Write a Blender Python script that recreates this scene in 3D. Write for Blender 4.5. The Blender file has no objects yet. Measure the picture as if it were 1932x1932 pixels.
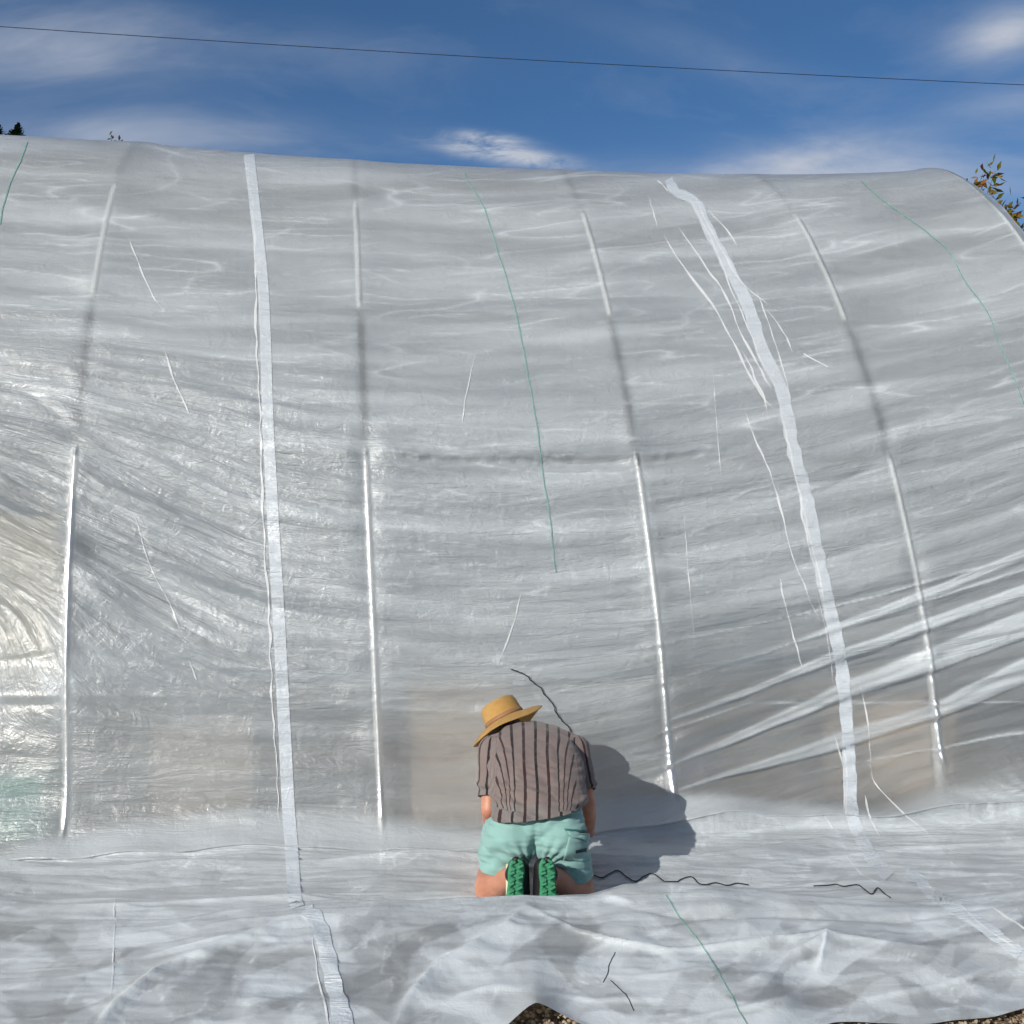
import bpy, bmesh, math, random
import numpy as np
from mathutils import Vector, Matrix
from mathutils.bvhtree import BVHTree
random.seed(7); rng = np.random.default_rng(7)
S = bpy.context.scene
COL = S.collection
PI = math.pi

# ------------------------------------------------------------------ camera
CAMZ, FOC, HOR = 1.52, 1932.0, 1020.0
PITCH = math.atan((HOR-966)/FOC)
cam_d = bpy.data.cameras.new('camera'); cam = bpy.data.objects.new('camera', cam_d); COL.objects.link(cam)
cam.location = (0, 0, CAMZ); cam.rotation_euler = (PI/2+PITCH, 0, 0)
cam_d.sensor_width = 36; cam_d.lens = 36; cam_d.clip_end = 2000; cam_d.clip_start = 0.05
S.camera = cam
cp, sp = math.cos(PITCH), math.sin(PITCH)
def ray(px, py):
    u = (px-966)/FOC; v = (966-py)/FOC
    return Vector((u, cp-v*sp, sp+v*cp))
def at(px, py, D):                       # point seen at (px,py) at depth y = D
    r = ray(px, py); return Vector((0, 0, CAMZ)) + r*(D/r.y)
def proj(x, y, z):
    zz = z-CAMZ
    d = y*cp+zz*sp; v = -y*sp+zz*cp
    d = np.maximum(d, .05)
    return 966+FOC*x/d, 966-FOC*v/d
def c1(x, y, D):                         # detail view of the person
    return at((x/4.2+860)*.9928, (y/4.2+1280)*.9928, D)
def c8(x, y): return ((x/2.76+1246)*.9928, (y/2.76+1250)*.9928)

# ------------------------------------------------------------------ helpers
def tag(o, label=None, cat=None, group=None, kind=None):
    if label: o['label'] = label
    if cat: o['category'] = cat
    if group: o['group'] = group
    if kind: o['kind'] = kind
    return o
def empty(name, loc=(0, 0, 0)):
    o = bpy.data.objects.new(name, None); o.location = loc; COL.objects.link(o); o.empty_display_size = .1
    return o
def link(name, me, mat=None, parent=None, smooth=True):
    o = bpy.data.objects.new(name, me); COL.objects.link(o)
    if mat: me.materials.append(mat)
    if smooth and len(me.polygons): me.polygons.foreach_set('use_smooth', [True]*len(me.polygons))
    if parent:
        o.parent = parent
        if parent.type == 'EMPTY': o.matrix_parent_inverse = Matrix.Translation(-Vector(parent.location))
    return o
def mesh_pydata(name, v, f):
    me = bpy.data.meshes.new(name); me.from_pydata([tuple(p) for p in v], [], f); me.update(); return me
def grid_mesh(name, P):
    R, C = P.shape[:2]
    me = bpy.data.meshes.new(name)
    idx = np.arange(R*C).reshape(R, C)
    q = np.stack([idx[:-1, :-1], idx[:-1, 1:], idx[1:, 1:], idx[1:, :-1]], -1).reshape(-1, 4)
    me.vertices.add(R*C); me.vertices.foreach_set('co', P.reshape(-1).astype(np.float32))
    me.loops.add(q.size); me.loops.foreach_set('vertex_index', q.reshape(-1).astype(np.int32))
    me.polygons.add(len(q)); me.polygons.foreach_set('loop_start', np.arange(0, q.size, 4, dtype=np.int32))
    me.polygons.foreach_set('use_smooth', np.ones(len(q), dtype=bool))
    me.update(calc_edges=True)
    return me, q
def tube(path, r, n=8, cap=True):
    path = [Vector(p) for p in path]; m = len(path)
    rr = r if hasattr(r, '__len__') else [r]*m
    V, F = [], []
    up = Vector((0, 0, 1)); prev = None
    for i, p in enumerate(path):
        t = (path[min(i+1, m-1)]-path[max(i-1, 0)])
        t = t.normalized() if t.length > 1e-9 else Vector((0, 1, 0))
        a = prev if prev is not None else (up if abs(t.z) < .9 else Vector((1, 0, 0)))
        a = (a-t*a.dot(t)).normalized(); prev = a; b = t.cross(a)
        for k in range(n):
            w = 2*PI*k/n; V.append(p+(a*math.cos(w)+b*math.sin(w))*rr[i])
    for i in range(m-1):
        for k in range(n):
            F.append((i*n+k, i*n+(k+1) % n, (i+1)*n+(k+1) % n, (i+1)*n+k))
    if cap: F.append(tuple(range(n-1, -1, -1))); F.append(tuple((m-1)*n+k for k in range(n)))
    return V, F
def merge(parts):
    V, F = [], []
    for v, f in parts:
        o = len(V); V += list(v); F += [tuple(i+o for i in q) for q in f]
    return V, F
def box(c, sx, sy, sz, ax=None):
    c = Vector(c); V = []
    ax = ax or (Vector((1, 0, 0)), Vector((0, 1, 0)), Vector((0, 0, 1)))
    for i in (-1, 1):
        for j in (-1, 1):
            for k in (-1, 1): V.append(c+ax[0]*(i*sx/2)+ax[1]*(j*sy/2)+ax[2]*(k*sz/2))
    return V, [(0, 1, 3, 2), (4, 6, 7, 5), (0, 4, 5, 1), (2, 3, 7, 6), (0, 2, 6, 4), (1, 5, 7, 3)]
def ss(a, b, x):
    t = np.clip((x-a)/(b-a), 0, 1); return t*t*(3-2*t)
def pnoise(x, y, seed=0):
    x = np.asarray(x, float); y = np.asarray(y, float)
    r = np.random.default_rng(seed); perm = r.permutation(512)
    ang = r.random(512)*2*PI; gx, gy = np.cos(ang), np.sin(ang)
    xi = np.floor(x).astype(int); yi = np.floor(y).astype(int); xf = x-xi; yf = y-yi
    def g(i, j, dx, dy):
        h = perm[(perm[i & 511]+j) & 511]; return gx[h]*dx+gy[h]*dy
    u = xf**3*(xf*(xf*6-15)+10); v = yf**3*(yf*(yf*6-15)+10)
    a = g(xi, yi, xf, yf); b = g(xi+1, yi, xf-1, yf); c = g(xi, yi+1, xf, yf-1); d = g(xi+1, yi+1, xf-1, yf-1)
    return 1.5*((a+(b-a)*u)*(1-v)+(c+(d-c)*u)*v)
def fbm(x, y, o=4, seed=0):
    s = 0; a = 1
    for i in range(o): s = s+a*pnoise(x*2**i, y*2**i, seed+i); a *= .5
    return s
def ridged(x, y, o=3, seed=0):
    s = 0; a = 1
    for i in range(o): s = s+a*(1-np.abs(pnoise(x*2**i, y*2**i, seed+i))*1.6); a *= .45
    return s
def pldist(px, py, pts):                 # signed distance to a polyline, nan-free, and param
    best = np.full(px.shape, 1e9); sgn = np.ones(px.shape); par = np.zeros(px.shape); n = len(pts)-1
    for i in range(n):
        ax, ay = pts[i]; bx, by = pts[i+1]; dx, dy = bx-ax, by-ay; L = dx*dx+dy*dy
        t = np.clip(((px-ax)*dx+(py-ay)*dy)/L, 0, 1)
        ex, ey = px-(ax+t*dx), py-(ay+t*dy); d = np.hypot(ex, ey); m = d < best
        best = np.where(m, d, best); sgn = np.where(m, np.sign(dx*ey-dy*ex), sgn); par = np.where(m, (i+t)/n, par)
    return best, sgn, par

# ------------------------------------------------------------------ materials
class N:
    def __init__(s, name):
        s.m = bpy.data.materials.new(name); s.m.use_nodes = True; s.t = s.m.node_tree; s.t.nodes.clear()
        s.out = s.t.nodes.new('ShaderNodeOutputMaterial')
    def n(s, typ, ins=None, **kw):
        x = s.t.nodes.new('ShaderNode'+typ)
        for k, v in kw.items(): setattr(x, k, v)
        for k, v in (ins or {}).items():
            if isinstance(v, bpy.types.NodeSocket): s.t.links.new(v, x.inputs[k])
            else: x.inputs[k].default_value = v
        return x
    def ramp(s, fac, stops, interp='LINEAR'):
        x = s.n('ValToRGB', {0: fac}); e = x.color_ramp; e.interpolation = interp
        while len(e.elements) < len(stops): e.elements.new(.5)
        for el, (p, c) in zip(e.elements, stops): el.position = p; el.color = (*c, 1) if len(c) == 3 else c
        return x.outputs[0]
    def math(s, op, a, b=0., c=0.): return s.n('Math', {0: a, 1: b, 2: c}, operation=op).outputs[0]
    def noise(s, vec, scale, detail=3, rough=.5, dist=0):
        return s.n('TexNoise', {'Vector': vec, 'Scale': scale, 'Detail': detail, 'Roughness': rough, 'Distortion': dist}).outputs[0]
    def mapping(s, vec, sc=(1, 1, 1), rot=(0, 0, 0), loc=(0, 0, 0)):
        return s.n('Mapping', {'Vector': vec, 'Scale': sc, 'Rotation': rot, 'Location': loc}).outputs[0]
    def mix(s, f, a, b): return s.n('Mix', {0: f, 6: a, 7: b}, data_type='RGBA').outputs[2]
    def pbr(s, col, rough=.6, bump=None, bs=.3, bd=.01, **kw):
        p = s.n('BsdfPrincipled', {'Base Color': col, 'Roughness': rough})
        for k, v in kw.items(): p.inputs[k.replace('_', ' ')].default_value = v
        if bump is not None:
            b = s.n('Bump', {'Height': bump, 'Strength': bs, 'Distance': bd}); s.t.links.new(b.outputs[0], p.inputs['Normal'])
        s.t.links.new(p.outputs[0], s.out.inputs[0]); return p
def simple(name, c, rough=.6, var=.15, sc=30, bs=.2, bd=.004, **kw):
    k = N(name); tc = k.n('TexCoord').outputs['Object']; nz = k.noise(tc, sc, 4)
    c2 = tuple(x*(1-var) for x in c); c3 = tuple(min(1, x*(1+var)) for x in c)
    k.pbr(k.ramp(nz, [(.3, c2), (.7, c3)]), rough, nz, bs, bd, **kw); return k.m

def film_material(name, op0, op1, refl=(.715, .775, .812), trans=.55, bumps=1., tint=None):
    k = N(name)
    uv = k.n('UVMap', uv_map='wrinkle').outputs[0]
    geo = k.n('TexCoord').outputs['Object']
    lay = k.n('Attribute', attribute_name='layers').outputs['Fac']
    # creases and crinkles
    s1 = k.noise(k.mapping(uv, (10, 75, 1)), 1, 5, .62, .6)
    s2 = k.noise(k.mapping(uv, (34, 210, 1)), 1, 4, .6, 1.0)
    r1 = k.math('ABSOLUTE', k.math('SUBTRACT', s1, .5)); r2 = k.math('ABSOLUTE', k.math('SUBTRACT', s2, .5))
    cr = k.noise(geo, 9, 6, .62, .5); rc = k.math('ABSOLUTE', k.math('SUBTRACT', cr, .5))
    weave = k.noise(k.mapping(uv, (300, 3.5, 1)), 1, 3, .6)
    weave2 = k.noise(k.mapping(uv, (6, 900, 1)), 1, 2, .5)
    calm = k.n('Attribute', attribute_name='calm').outputs['Fac']; clr = k.n('Attribute', attribute_name='clear').outputs['Fac']
    h = k.math('ADD', k.math('MULTIPLY', r1, 1.3), k.math('MULTIPLY', r2, .2))
    h = k.math('MULTIPLY', h, calm)
    h = k.math('ADD', h, k.math('MULTIPLY', rc, k.math('ADD', .18, k.math('MULTIPLY', calm, .38))))
    h = k.math('ADD', h, k.math('MULTIPLY', k.math('ADD', weave, weave2), .008))
    b = k.n('Bump', {'Height': h, 'Strength': .85*bumps, 'Distance': .03})
    # doubled or whitened film is more opaque
    vari = k.noise(k.mapping(uv, (5, 22, 1)), 1, 4, .6, .4)
    wl = k.math('MULTIPLY', k.math('SUBTRACT', weave, .5), .14)
    op = k.math('ADD', k.math('MULTIPLY', vari, .22), op0-.11)
    op = k.math('ADD', op, wl)
    op = k.math('ADD', op, k.math('MULTIPLY', lay, op1-op0))
    crease = k.math('SMOOTH_MIN', k.math('MULTIPLY', r1, 14), 1., .3)
    op = k.math('ADD', op, k.math('MULTIPLY', k.math('SUBTRACT', 1., crease), .07))
    op = k.math('SUBTRACT', op, k.math('MULTIPLY', clr, .35))
    op = k.n('Clamp', {0: op, 1: .04, 2: .97}).outputs[0]
    col = (*refl, 1)
    dif = k.n('BsdfDiffuse', {'Color': col, 'Normal': b.outputs[0]})
    tra = k.n('BsdfTranslucent', {'Color': col, 'Normal': b.outputs[0]})
    trp = k.n('BsdfTransparent', {'Color': (.985, .985, .98, 1)})
    rfr = k.n('BsdfRefraction', {'Color': (.985, .985, .98, 1), 'Roughness': .70, 'IOR': 1.35})
    trp = k.n('MixShader', {0: .72, 1: trp.outputs[0], 2: rfr.outputs[0]})
    scat = k.n('MixShader', {0: k.math('MULTIPLY', k.math('SUBTRACT', 1., k.math('MULTIPLY', lay, .85)), trans), 1: dif.outputs[0], 2: tra.outputs[0]})
    a = k.n('MixShader', {0: op, 1: trp.outputs[0], 2: scat.outputs[0]})
    fr = k.n('Fresnel', {'IOR': 1.42, 'Normal': b.outputs[0]}).outputs[0]
    gl = k.n('BsdfGlossy', {'Color': (1, 1, 1, 1), 'Roughness': .40, 'Normal': b.outputs[0]})
    g2 = k.n('BsdfGlossy', {'Color': (1, 1, 1, 1), 'Roughness': .22, 'Normal': b.outputs[0]})
    gl = k.n('MixShader', {0: .13, 1: gl.outputs[0], 2: g2.outputs[0]})
    o = k.n('MixShader', {0: k.math('ADD', k.math('MULTIPLY', fr, .8), k.math('ADD', .060, k.math('MULTIPLY', k.math('MAXIMUM', k.math('SUBTRACT', clr, .95), 0.), .8))), 1: a.outputs[0], 2: gl.outputs[0]})
    k.t.links.new(o.outputs[0], k.out.inputs[0])
    return k.m
M = {}
M['film'] = film_material('film', .62, .97)
M['band'] = film_material('seam_film', .50, .90, (.79, .86, .92), .36, 1.)
M['crease'] = film_material('crease_highlight_film', .40, .97, (.92, .94, .95), .2, .3)
M['green'] = simple('green_ink', (.23, .42, .37), .5)
M['glint'] = simple('white_hoop_glint', (.95, .955, .93), .6, .01)
M['steel'] = simple('galvanised_steel', (.06, .065, .07), .45, .2, 40, Metallic=.2)
M['cord'] = simple('black_cord', (.012, .013, .018), .5)
M['cable'] = simple('cable', (.03, .05, .09), .6)

# ------------------------------------------------------------------ tunnel geometry
B0 = np.array([-2.133, 4.99]); EX = np.array([.9917, .1267]); NX = np.array([-.1267, .9917]); LEAN = .05
prof = [(0, 0), (.07, 1.0), (.37, 2.02), (.83, 2.91), (1.45, 3.73), (2.15, 4.27), (3.0, 4.45)]
prof = prof+[(6-w, z) for w, z in prof[-2::-1]]
def catmull(pts, n):
    P = np.array(pts, float); P = np.vstack([2*P[0]-P[1], P, 2*P[-1]-P[-2]]); out = []
    for i in range(1, len(P)-2):
        for j in range(n):
            t = j/n; a, b, c, d = P[i-1:i+3]
            out.append(.5*((2*b)+(-a+c)*t+(2*a-5*b+4*c-d)*t*t+(-a+3*b-3*c+d)*t**3))
    out.append(P[-2]); return np.array(out)
PR = catmull(prof, 40)
AR = np.concatenate([[0], np.cumsum(np.hypot(*np.diff(PR, axis=0).T))]); LTOT = AR[-1]
def arc(s): return np.interp(s, AR, PR[:, 0]), np.interp(s, AR, PR[:, 1])
sidx = lambda i: AR[i*40]
S1, S2, S3, SR = sidx(2), sidx(3), sidx(4), sidx(6)
def tunnel(a, w, z):
    z = z*(1+np.interp(a, [-1.5, 0, 1.5, 3, 4.5, 6], [.015, .009, -.004, -.004, .003, .028])*ss(1.5, 3.5, np.asarray(z)))
    aa = a-LEAN*z
    return (B0[0]+aa*EX[0]+w*NX[0], B0[1]+aa*EX[1]+w*NX[1], z)

frame = tag(empty('polytunnel_frame', (B0[0], B0[1], 0)), 'arched polytunnel frame of round metal hoops standing inside the clear sheeting', 'polytunnel frame')
RT = .019
HK = [-3, -2, -1, 0, 1, 2, 3, 4]
for k in HK:
    a = 1.5*k
    def hp(s, off=0.):
        w, z = arc(s); w1, z1 = arc(s+.01); t = np.array([w1-w, z1-z]); t /= np.hypot(*t)+1e-9
        n = np.array([-t[1], t[0]])      # outward (toward camera / up)
        return Vector(tunnel(a, w+n[0]*off, z+n[1]*off))
    ss_ = np.linspace(.0, LTOT-.011, 110)
    v, f = tube([hp(s, -.045) for s in ss_], RT, 10)
    h = link('hoop', mesh_pydata('hoop', v, f), M['steel'], frame)
    jt = [0, .02, -.03, .03][k % 4]
    for s0, s1 in ((.02, S1-.06+jt), (S2-.02, S3+.02+jt)):
        v, f = tube([hp(s, -.0245) for s in np.linspace(s0, s1, 30)], RT*1.22, 12)
        link('hoop_glint', mesh_pydata('hoop_glint', v, f), M['glint'], h)  # added white strips imitate the sun highlight on film tight over hoops
for s in (S1, S2, SR, LTOT-S2, LTOT-S1):
    w, z = arc(s)
    w += .085 if s < SR-.1 else (0 if s < SR+.1 else -.085)
    z -= .03 if abs(s-SR) > .1 else .085
    v, f = tube([tunnel(x, w, z) for x in np.linspace(-4.7, 6.04, 8)], .014, 8)
    link('purlin', mesh_pydata('purlin', v, f), M['steel'], frame)

# ------------------------------------------------------------------ plastic sheet
acols = np.concatenate([np.linspace(-5.0, -2.0, 60)[:-1], np.linspace(-2.0, 6.10, 720)]+[np.arange(1.5*k_-.048, 1.5*k_+.048, .0032)+.0007 for k_ in range(-1, 5)])
acols = np.unique(np.round(acols, 4)); acols = acols[acols <= 6.1001]
NG = 330
tg = np.linspace(0, 1, NG)[:-1]
sf = np.linspace(0, SR+.35, 640)
sb = np.linspace(SR+.35, LTOT, 60)[1:]
CROWS = []
A = acols[None, :]
def y_edge(x):
    y = 3.09+.02*np.sin(x*3.1)-.10*ss(0, -1.2, x)
    y = y+.13*np.exp(-((x-.10)/.20)**2)
    y = y+.17*ss(.75, 1.0, x)+.13*ss(1.2, 1.8, x)+.012*pnoise(x*7, 0*x, 5)
    return y
# ground part
x0 = B0[0]+A*EX[0]; y0 = B0[1]+A*EX[1]
ye = y_edge(np.clip(x0+.24, -6, 6)); we = (ye-y0)/NX[1]
T = tg[:, None]
w = we*(1-T)
GX = x0+w*NX[0]; GY = y0+w*NX[1]
def crest_z(x):                          # the ruck of sheeting in front of the kneeling person
    cx = [-99, -400, 0, 200, 330, 560, 760, 900, 1110, 1180, 1300, 1500, 1700, 1932, 2300]
    cy = [1775, 1770, 1762, 1760, 1750, 1722, 1710, 1708, 1709, 1692, 1686, 1700, 1712, 1690, 1690]
    D = 3.84; X = [(c-966)/FOC*D for c in cx]
    Z = [at(c, y, D).z for c, y in zip(cx, cy)]
    return np.interp(x, X, Z)
yc = 3.84+.05*pnoise(GX*1.1, GX*0, 9)
cz = crest_z(GX)
dy = GY-yc
H = cz*np.where(dy < 0, np.exp(-(np.abs(dy)/.40)**1.6), np.exp(-(dy/.13)**2))
H = H+.03+.02*fbm(GX*1.5, GY*2.5, 3, 21)*np.exp(-((GY-4.3)/.6)**2)
# foot-of-wall ruck
lx = GX; yf = 4.62+.10*ss(-2, 0, lx)+.3*ss(.6, 2, lx)
yf = yf+.07*pnoise(lx*.9, lx*0, 17)
H = H+.085*np.exp(-np.abs(GY-yf)/.09)*(.75+.6*pnoise(lx*1.3, lx*0, 3))+.04*np.exp(-np.abs(GY-4.25-.1*pnoise(lx, lx*0, 18))/.06)*np.clip(.5+pnoise(lx*1.7, lx*0, 19), 0, 1)
# crumples
big = ridged(GX*1.1+.8*(GY-3.6)+.5*pnoise(GX*1.3, GY*1.3, 31), GY*1.9-.3*GX, 2, 11)
sm = ridged(GX*4+1.2*pnoise(GX*1.3, GY*1.3, 33), GY*6, 3, 41)
near = ss(4.0, 3.6, GY); edgef = ss(0, .12, T)
H = H+(.022*(big-1)*near+.003*(sm-1)*(near+.35)+.012*(fbm(GX*1.2, GY*9, 3, 51)))*(.15+.85*edgef)
# the edge lies on the gravel, lifted in one spot
lift = .080*np.exp(-(np.abs(GX-.075)/.105)**1.5)*np.exp(-((GY-3.2)/.22)**2)
H = np.maximum(H*(.12+.88*edgef), .008)+lift
GZ = H
# arch part
def arch(srow):
    w, z = arc(srow); w1, z1 = arc(np.clip(srow+.01, 0, LTOT)); w0, z0 = arc(np.clip(srow-.01, 0, LTOT))
    t = np.stack([w1-w0, z1-z0]); t = t/np.hypot(*t); return w[:, None], z[:, None], -t[1][:, None], t[0][:, None]
sall = np.concatenate([sf, sb])
w, z, nw, nz = arch(sall)
SA = sall[:, None]+0*A; AA = A+0*SA
bx, by, bz = tunnel(AA, w+0*AA, z+0*AA)
px, py = proj(bx, by, bz)
front = (SA < SR+.4)
# streak coordinate following the swags of the cloth
def Hs(X, kx, ks):
    xx = np.linspace(-1500, 3500, 1001); sl = np.interp(xx, kx, ks); c = np.concatenate([[0], np.cumsum((sl[1:]+sl[:-1])/2*np.diff(xx))])
    c -= np.interp(800, xx, c); return np.interp(X, xx, c)
Hu = Hs(px, [0, 700, 1400, 1932], [.07, .0, -.09, -.2])
Hm = Hs(px, [-300, 150, 400, 600, 900, 1200, 1600, 1932], [.45, .5, .4, .14, .03, -.09, -.22, -.32])
Hl = Hs(px, [0, 900, 1050, 1300, 1932], [.01, 0, -.12, -.36, -.34])
wu = 1-ss(560, 900, py); wl_ = ss(1080, 1480, py); wm = 1-wu-wl_
q = py-(wu*Hu+wm*Hm+wl_*Hl)
leftm = ss(900, 350, px)*ss(640, 900, py)*ss(1500, 1100, py)
rightm = ss(1050, 1500, px)*ss(900, 1200, py)
lowm = ss(650, 900, py)
amp = .30+.35*lowm+1.0*leftm+.5*rightm
calm = .30+.45*lowm+.35*leftm-.25*ss(1200, 1450, py)*ss(560, 760, px)-.1*rightm
d = (.030*fbm(px/520, q/95, 2, 1)+.010*fbm(px/800, q/48, 2, 71))*amp
d += .0095*fbm(px/300, q/38, 3, 2)*amp
d += .0048*(ridged(px/190, q/22, 3, 4)-1)*amp
d += .0018*(ridged(px/60+.6*pnoise(px/50, q/50, 8), q/14, 2, 6)-1)*(amp*.8)
# deep pleats on the left, hanging from the hoop
for pts, am, wd in [([(-80, 690), (60, 745), (170, 822), (330, 905), (500, 985)], -.022, 15), ([(172, 812), (260, 832), (380, 880), (520, 925)], .012, 9),
                    ([(-80, 820), (40, 905), (150, 965)], -.020, 11), ([(-80, 780), (30, 850), (150, 925)], .014, 10), ([(-80, 880), (20, 940), (145, 1030)], .014, 10), ([(168, 945), (300, 990), (520, 1040)], -.012, 14),
                    ([(165, 1010), (330, 1075), (520, 1150)], -.010, 12), ([(160, 1100), (300, 1160), (440, 1230)], -.009, 10), ([(250, 1255), (520, 1262), (700, 1240)], .007, 8), ([(-50, 1335), (140, 1328), (300, 1350), (520, 1352)], -.010, 9),
                    ([(-60, 1250), (60, 1240), (140, 1225), (300, 1260)], -.010, 8), ([(-60, 1318), (140, 1312), (500, 1318)], .008, 6),
                    ([(-60, 686), (60, 686), (170, 700), (500, 705), (690, 712)], .009, 8), ([(-60, 730), (165, 722), (500, 740)], .006, 6),
                    ([(700, 1085), (830, 1065), (1010, 1045), (1180, 1020), (1420, 985)], -.010, 9), ([(760, 1015), (900, 1035), (1060, 1030)], -.008, 8),
                    ([(1010, 910), (1110, 890), (1200, 862)], -.006, 6), ([(1245, 1135), (1390, 1110), (1550, 1060), (1660, 1020), (1932, 985)], -.012, 9),
                    ([(1240, 1210), (1420, 1180), (1560, 1140), (1740, 1090), (1932, 1030)], -.011, 9), ([(1250, 1270), (1440, 1230), (1640, 1170), (1932, 1075)], .010, 9),
                    ([(1540, 930), (1690, 862)], -.012, 7), ([(1480, 780), (1640, 735), (1932, 655)], .007, 7), ([(1640, 700), (1780, 655), (1932, 620)], .006, 4),
                    ([(1700, 862), (1800, 850), (1932, 800)], -.006, 8), ([(560, 865), (700, 860), (760, 862)], .010, 8),
                    ([(540, 720), (690, 712), (900, 715), (1150, 722), (1320, 722)], .008, 9), ([(190, 530), (330, 500), (700, 480), (900, 455)], .003, 4),
                    ([(0, 525), (190, 545), (330, 575), (470, 605)], -.006, 9), ([(700, 560), (830, 540), (950, 510)], .003, 4), ([(0, 398), (230, 392), (345, 402)], .003, 4),
                    ([(740, 590), (1000, 590), (1150, 585), (1600, 588)], .004, 6), ([(1150, 580), (1300, 560), (1420, 520)], .003, 4),
                    ([(0, 1700), (200, 1690)], 0, 5), ([(740, 1330), (980, 1300), (1180, 1290)], -.006, 7), ([(880, 1255), (1000, 1260), (1230, 1215)], -.006, 6)]:
    dd, sg, tt = pldist(px, py, pts)
    wv = wd*(1+.35*pnoise(px/60, py/60, 14)); env = np.sin(PI*np.clip(tt, .04, .96))**.5
    d += am*np.exp(-(dd/wv)**1.5)*env
# the lip of slack sheeting over the middle purlin
dd, sg, tt = pldist(px, py+3*pnoise(px/25, py*0, 15), [(700, 846), (760, 858), (850, 862), (1000, 860), (1200, 860), (1300, 850), (1420, 834)])
env = ss(0, .06, tt)*ss(1, .85, tt)
d += env*(.020*np.exp(-((dd+sg*0)/11)**1.4)*(sg < 0)+.020*np.exp(-(dd/4.5)**1.4)*(sg >= 0))
d -= env*.010*np.exp(-((dd-13)/9)**2)*(sg >= 0)
heap0 = ss(1700, 1932, px+.8*(py-1500))*ss(1350, 1520, py)
# tension at hoop contacts
hk = np.abs((AA-LEAN*0)/1.5-np.round(AA/1.5))*1.5
slack = ss(S1-.02, S1+.18, SA)*ss(S2+.02, S2-.2, SA)
d -= .014*(1-np.exp(-(hk/.22)**1.3))*(1-.5*slack)*front
d += .012*slack
onhoop = np.where(AA > 4, ss(.24, .36, SA), ss(.05, .12, SA))*ss(S1+.03, S1-.05, SA)+ss(S2-.05, S2+.03, SA)*np.where(AA > 5.4, ss(SR, SR-.3, SA), ss(S3+.06, S3-.10, SA))
cont = np.exp(-(hk/.075)**2)*ss(.03, .10, SA)*front
ridge = np.sqrt(np.maximum(0, .021**2-np.minimum(hk, .021)**2))-.021
d = d*(1-cont)+cont*.012*slack
d = d+onhoop*(.0075*np.exp(-(hk/.0135)**2))
calm = calm*(1-.9*np.exp(-(hk/.03)**2)*onhoop)
d -= .080*(1-np.exp(-(hk/.30)**1.2))*(AA < 0)*ss(.2, .8, z)*ss(2.2, 1.6, z)
clear = 1.25*np.exp(-(hk/.0135)**4)*onhoop*(.82+.3*pnoise(SA*3, AA*1.0, 88))
clear = clear+.85*np.exp(-(hk/.03)**2)*slack+.35*np.exp(-(hk/.03)**2)*ss(S3+.05, S3+.2, SA)*front
clear = clear+.45*ss(1080, 1300, py-.12*(px-1200))*ss(1150, 1300, px)*(1-heap0)
clear = clear+.35*ss(1330, 1420, py)*ss(680, 760, px)*ss(1420, 1300, px)
clear = clear+.42*ss(1180, 1340, py)*ss(1700, 1560, py)*(1-.6*heap0)
clear = clear+.95*ss(152, 140, px)*ss(860, 960, py+.25*(150-px))*ss(1290, 1200, py)
clear = clear+.30*ss(170, 120, px)*ss(1380, 1420, py)*ss(1640, 1600, py)
# pleats pulled out from the foot of the third hoop
layers = np.zeros(px.shape)+.26
for sx_, sy_, sd_n, am_, wd_ in ((480, 30, 401, .50, .030), (330, 17, 402, .34, .035), (620, 62, 403, .42, .022), (260, 40, 404, .25, .03)):
    n_ = pnoise((px+.6*q)/sx_, (q+6*pnoise(px/90, q/60, sd_n+20))/sy_, sd_n); m_ = ss(-.05, .35, pnoise(px/230, q/45, sd_n+40))
    layers = layers+am_*np.exp(-np.abs(n_)/wd_)*m_; d = d+.0022*np.exp(-np.abs(n_)/(wd_*1.5))*m_
layers = layers-.04+.24*ss(-.25, .55, pnoise(px/560, q/44, 405))+.14*ss(-.2, .5, pnoise(px/240, q/24, 406))
layers = np.clip(layers, 0, .95)*(1-.72*ss(1120, 1260, py+.25*(px-1300))*ss(1180, 1320, px)-.45*ss(1280, 1380, py)*ss(1250, 1100, px))
def band(lo, up, am, soft=3.0):
    global d, layers
    lo = [c8(*p) for p in lo]; up = [c8(*p) for p in up]
    wob = 2.2*pnoise(px/90, py/400, 77)
    yl = np.interp(px, [p[0] for p in lo], [p[1] for p in lo])+wob; yu = np.interp(px, [p[0] for p in up], [p[1] for p in up])+wob
    ok = (px > lo[0][0]-2)*ss(lo[0][0]-4, lo[0][0]+25, px)
    m = ss(0, soft, yl-py)*ss(0, soft*2.5, py-yu)*ok
    mid = np.clip((yl-py)/np.maximum(yl-yu, 3), 0, 1)
    layers = np.maximum(layers, m*(.55+.45*np.clip(pnoise(px/400, mid*5, 78)+.7, 0, 1)))
    d += am*m*(1-.5*mid)*ss(lo[0][0], lo[0][0]+120, px)
    d -= am*.5*np.exp(-((py-yl-6)/7)**2)*ok
band([(75, 745), (960, 505), (1450, 335), (1932, 150), (2400, 0)], [(75, 720), (440, 588), (960, 385), (1450, 235), (1932, -5), (2400, -170)], .016)
band([(-20, 622), (400, 475), (1000, 222), (1500, 60), (2400, -250)], [(-20, 600), (350, 435), (740, 240), (990, 112), (1400, -45), (2400, -440)], .018)
band([(30, 352), (330, 262), (900, 50), (2400, -480)], [(30, 330), (330, 212), (640, 95), (900, -30), (2400, -560)], .014)
band([(700, -60), (1100, -190), (1500, -330), (2400, -700)], [(700, -85), (1100, -250), (1500, -400), (2400, -780)], .010)
band([(-150, 470), (40, 400), (500, 250)], [(-150, 460), (40, 375), (500, 225)], .006)
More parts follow.
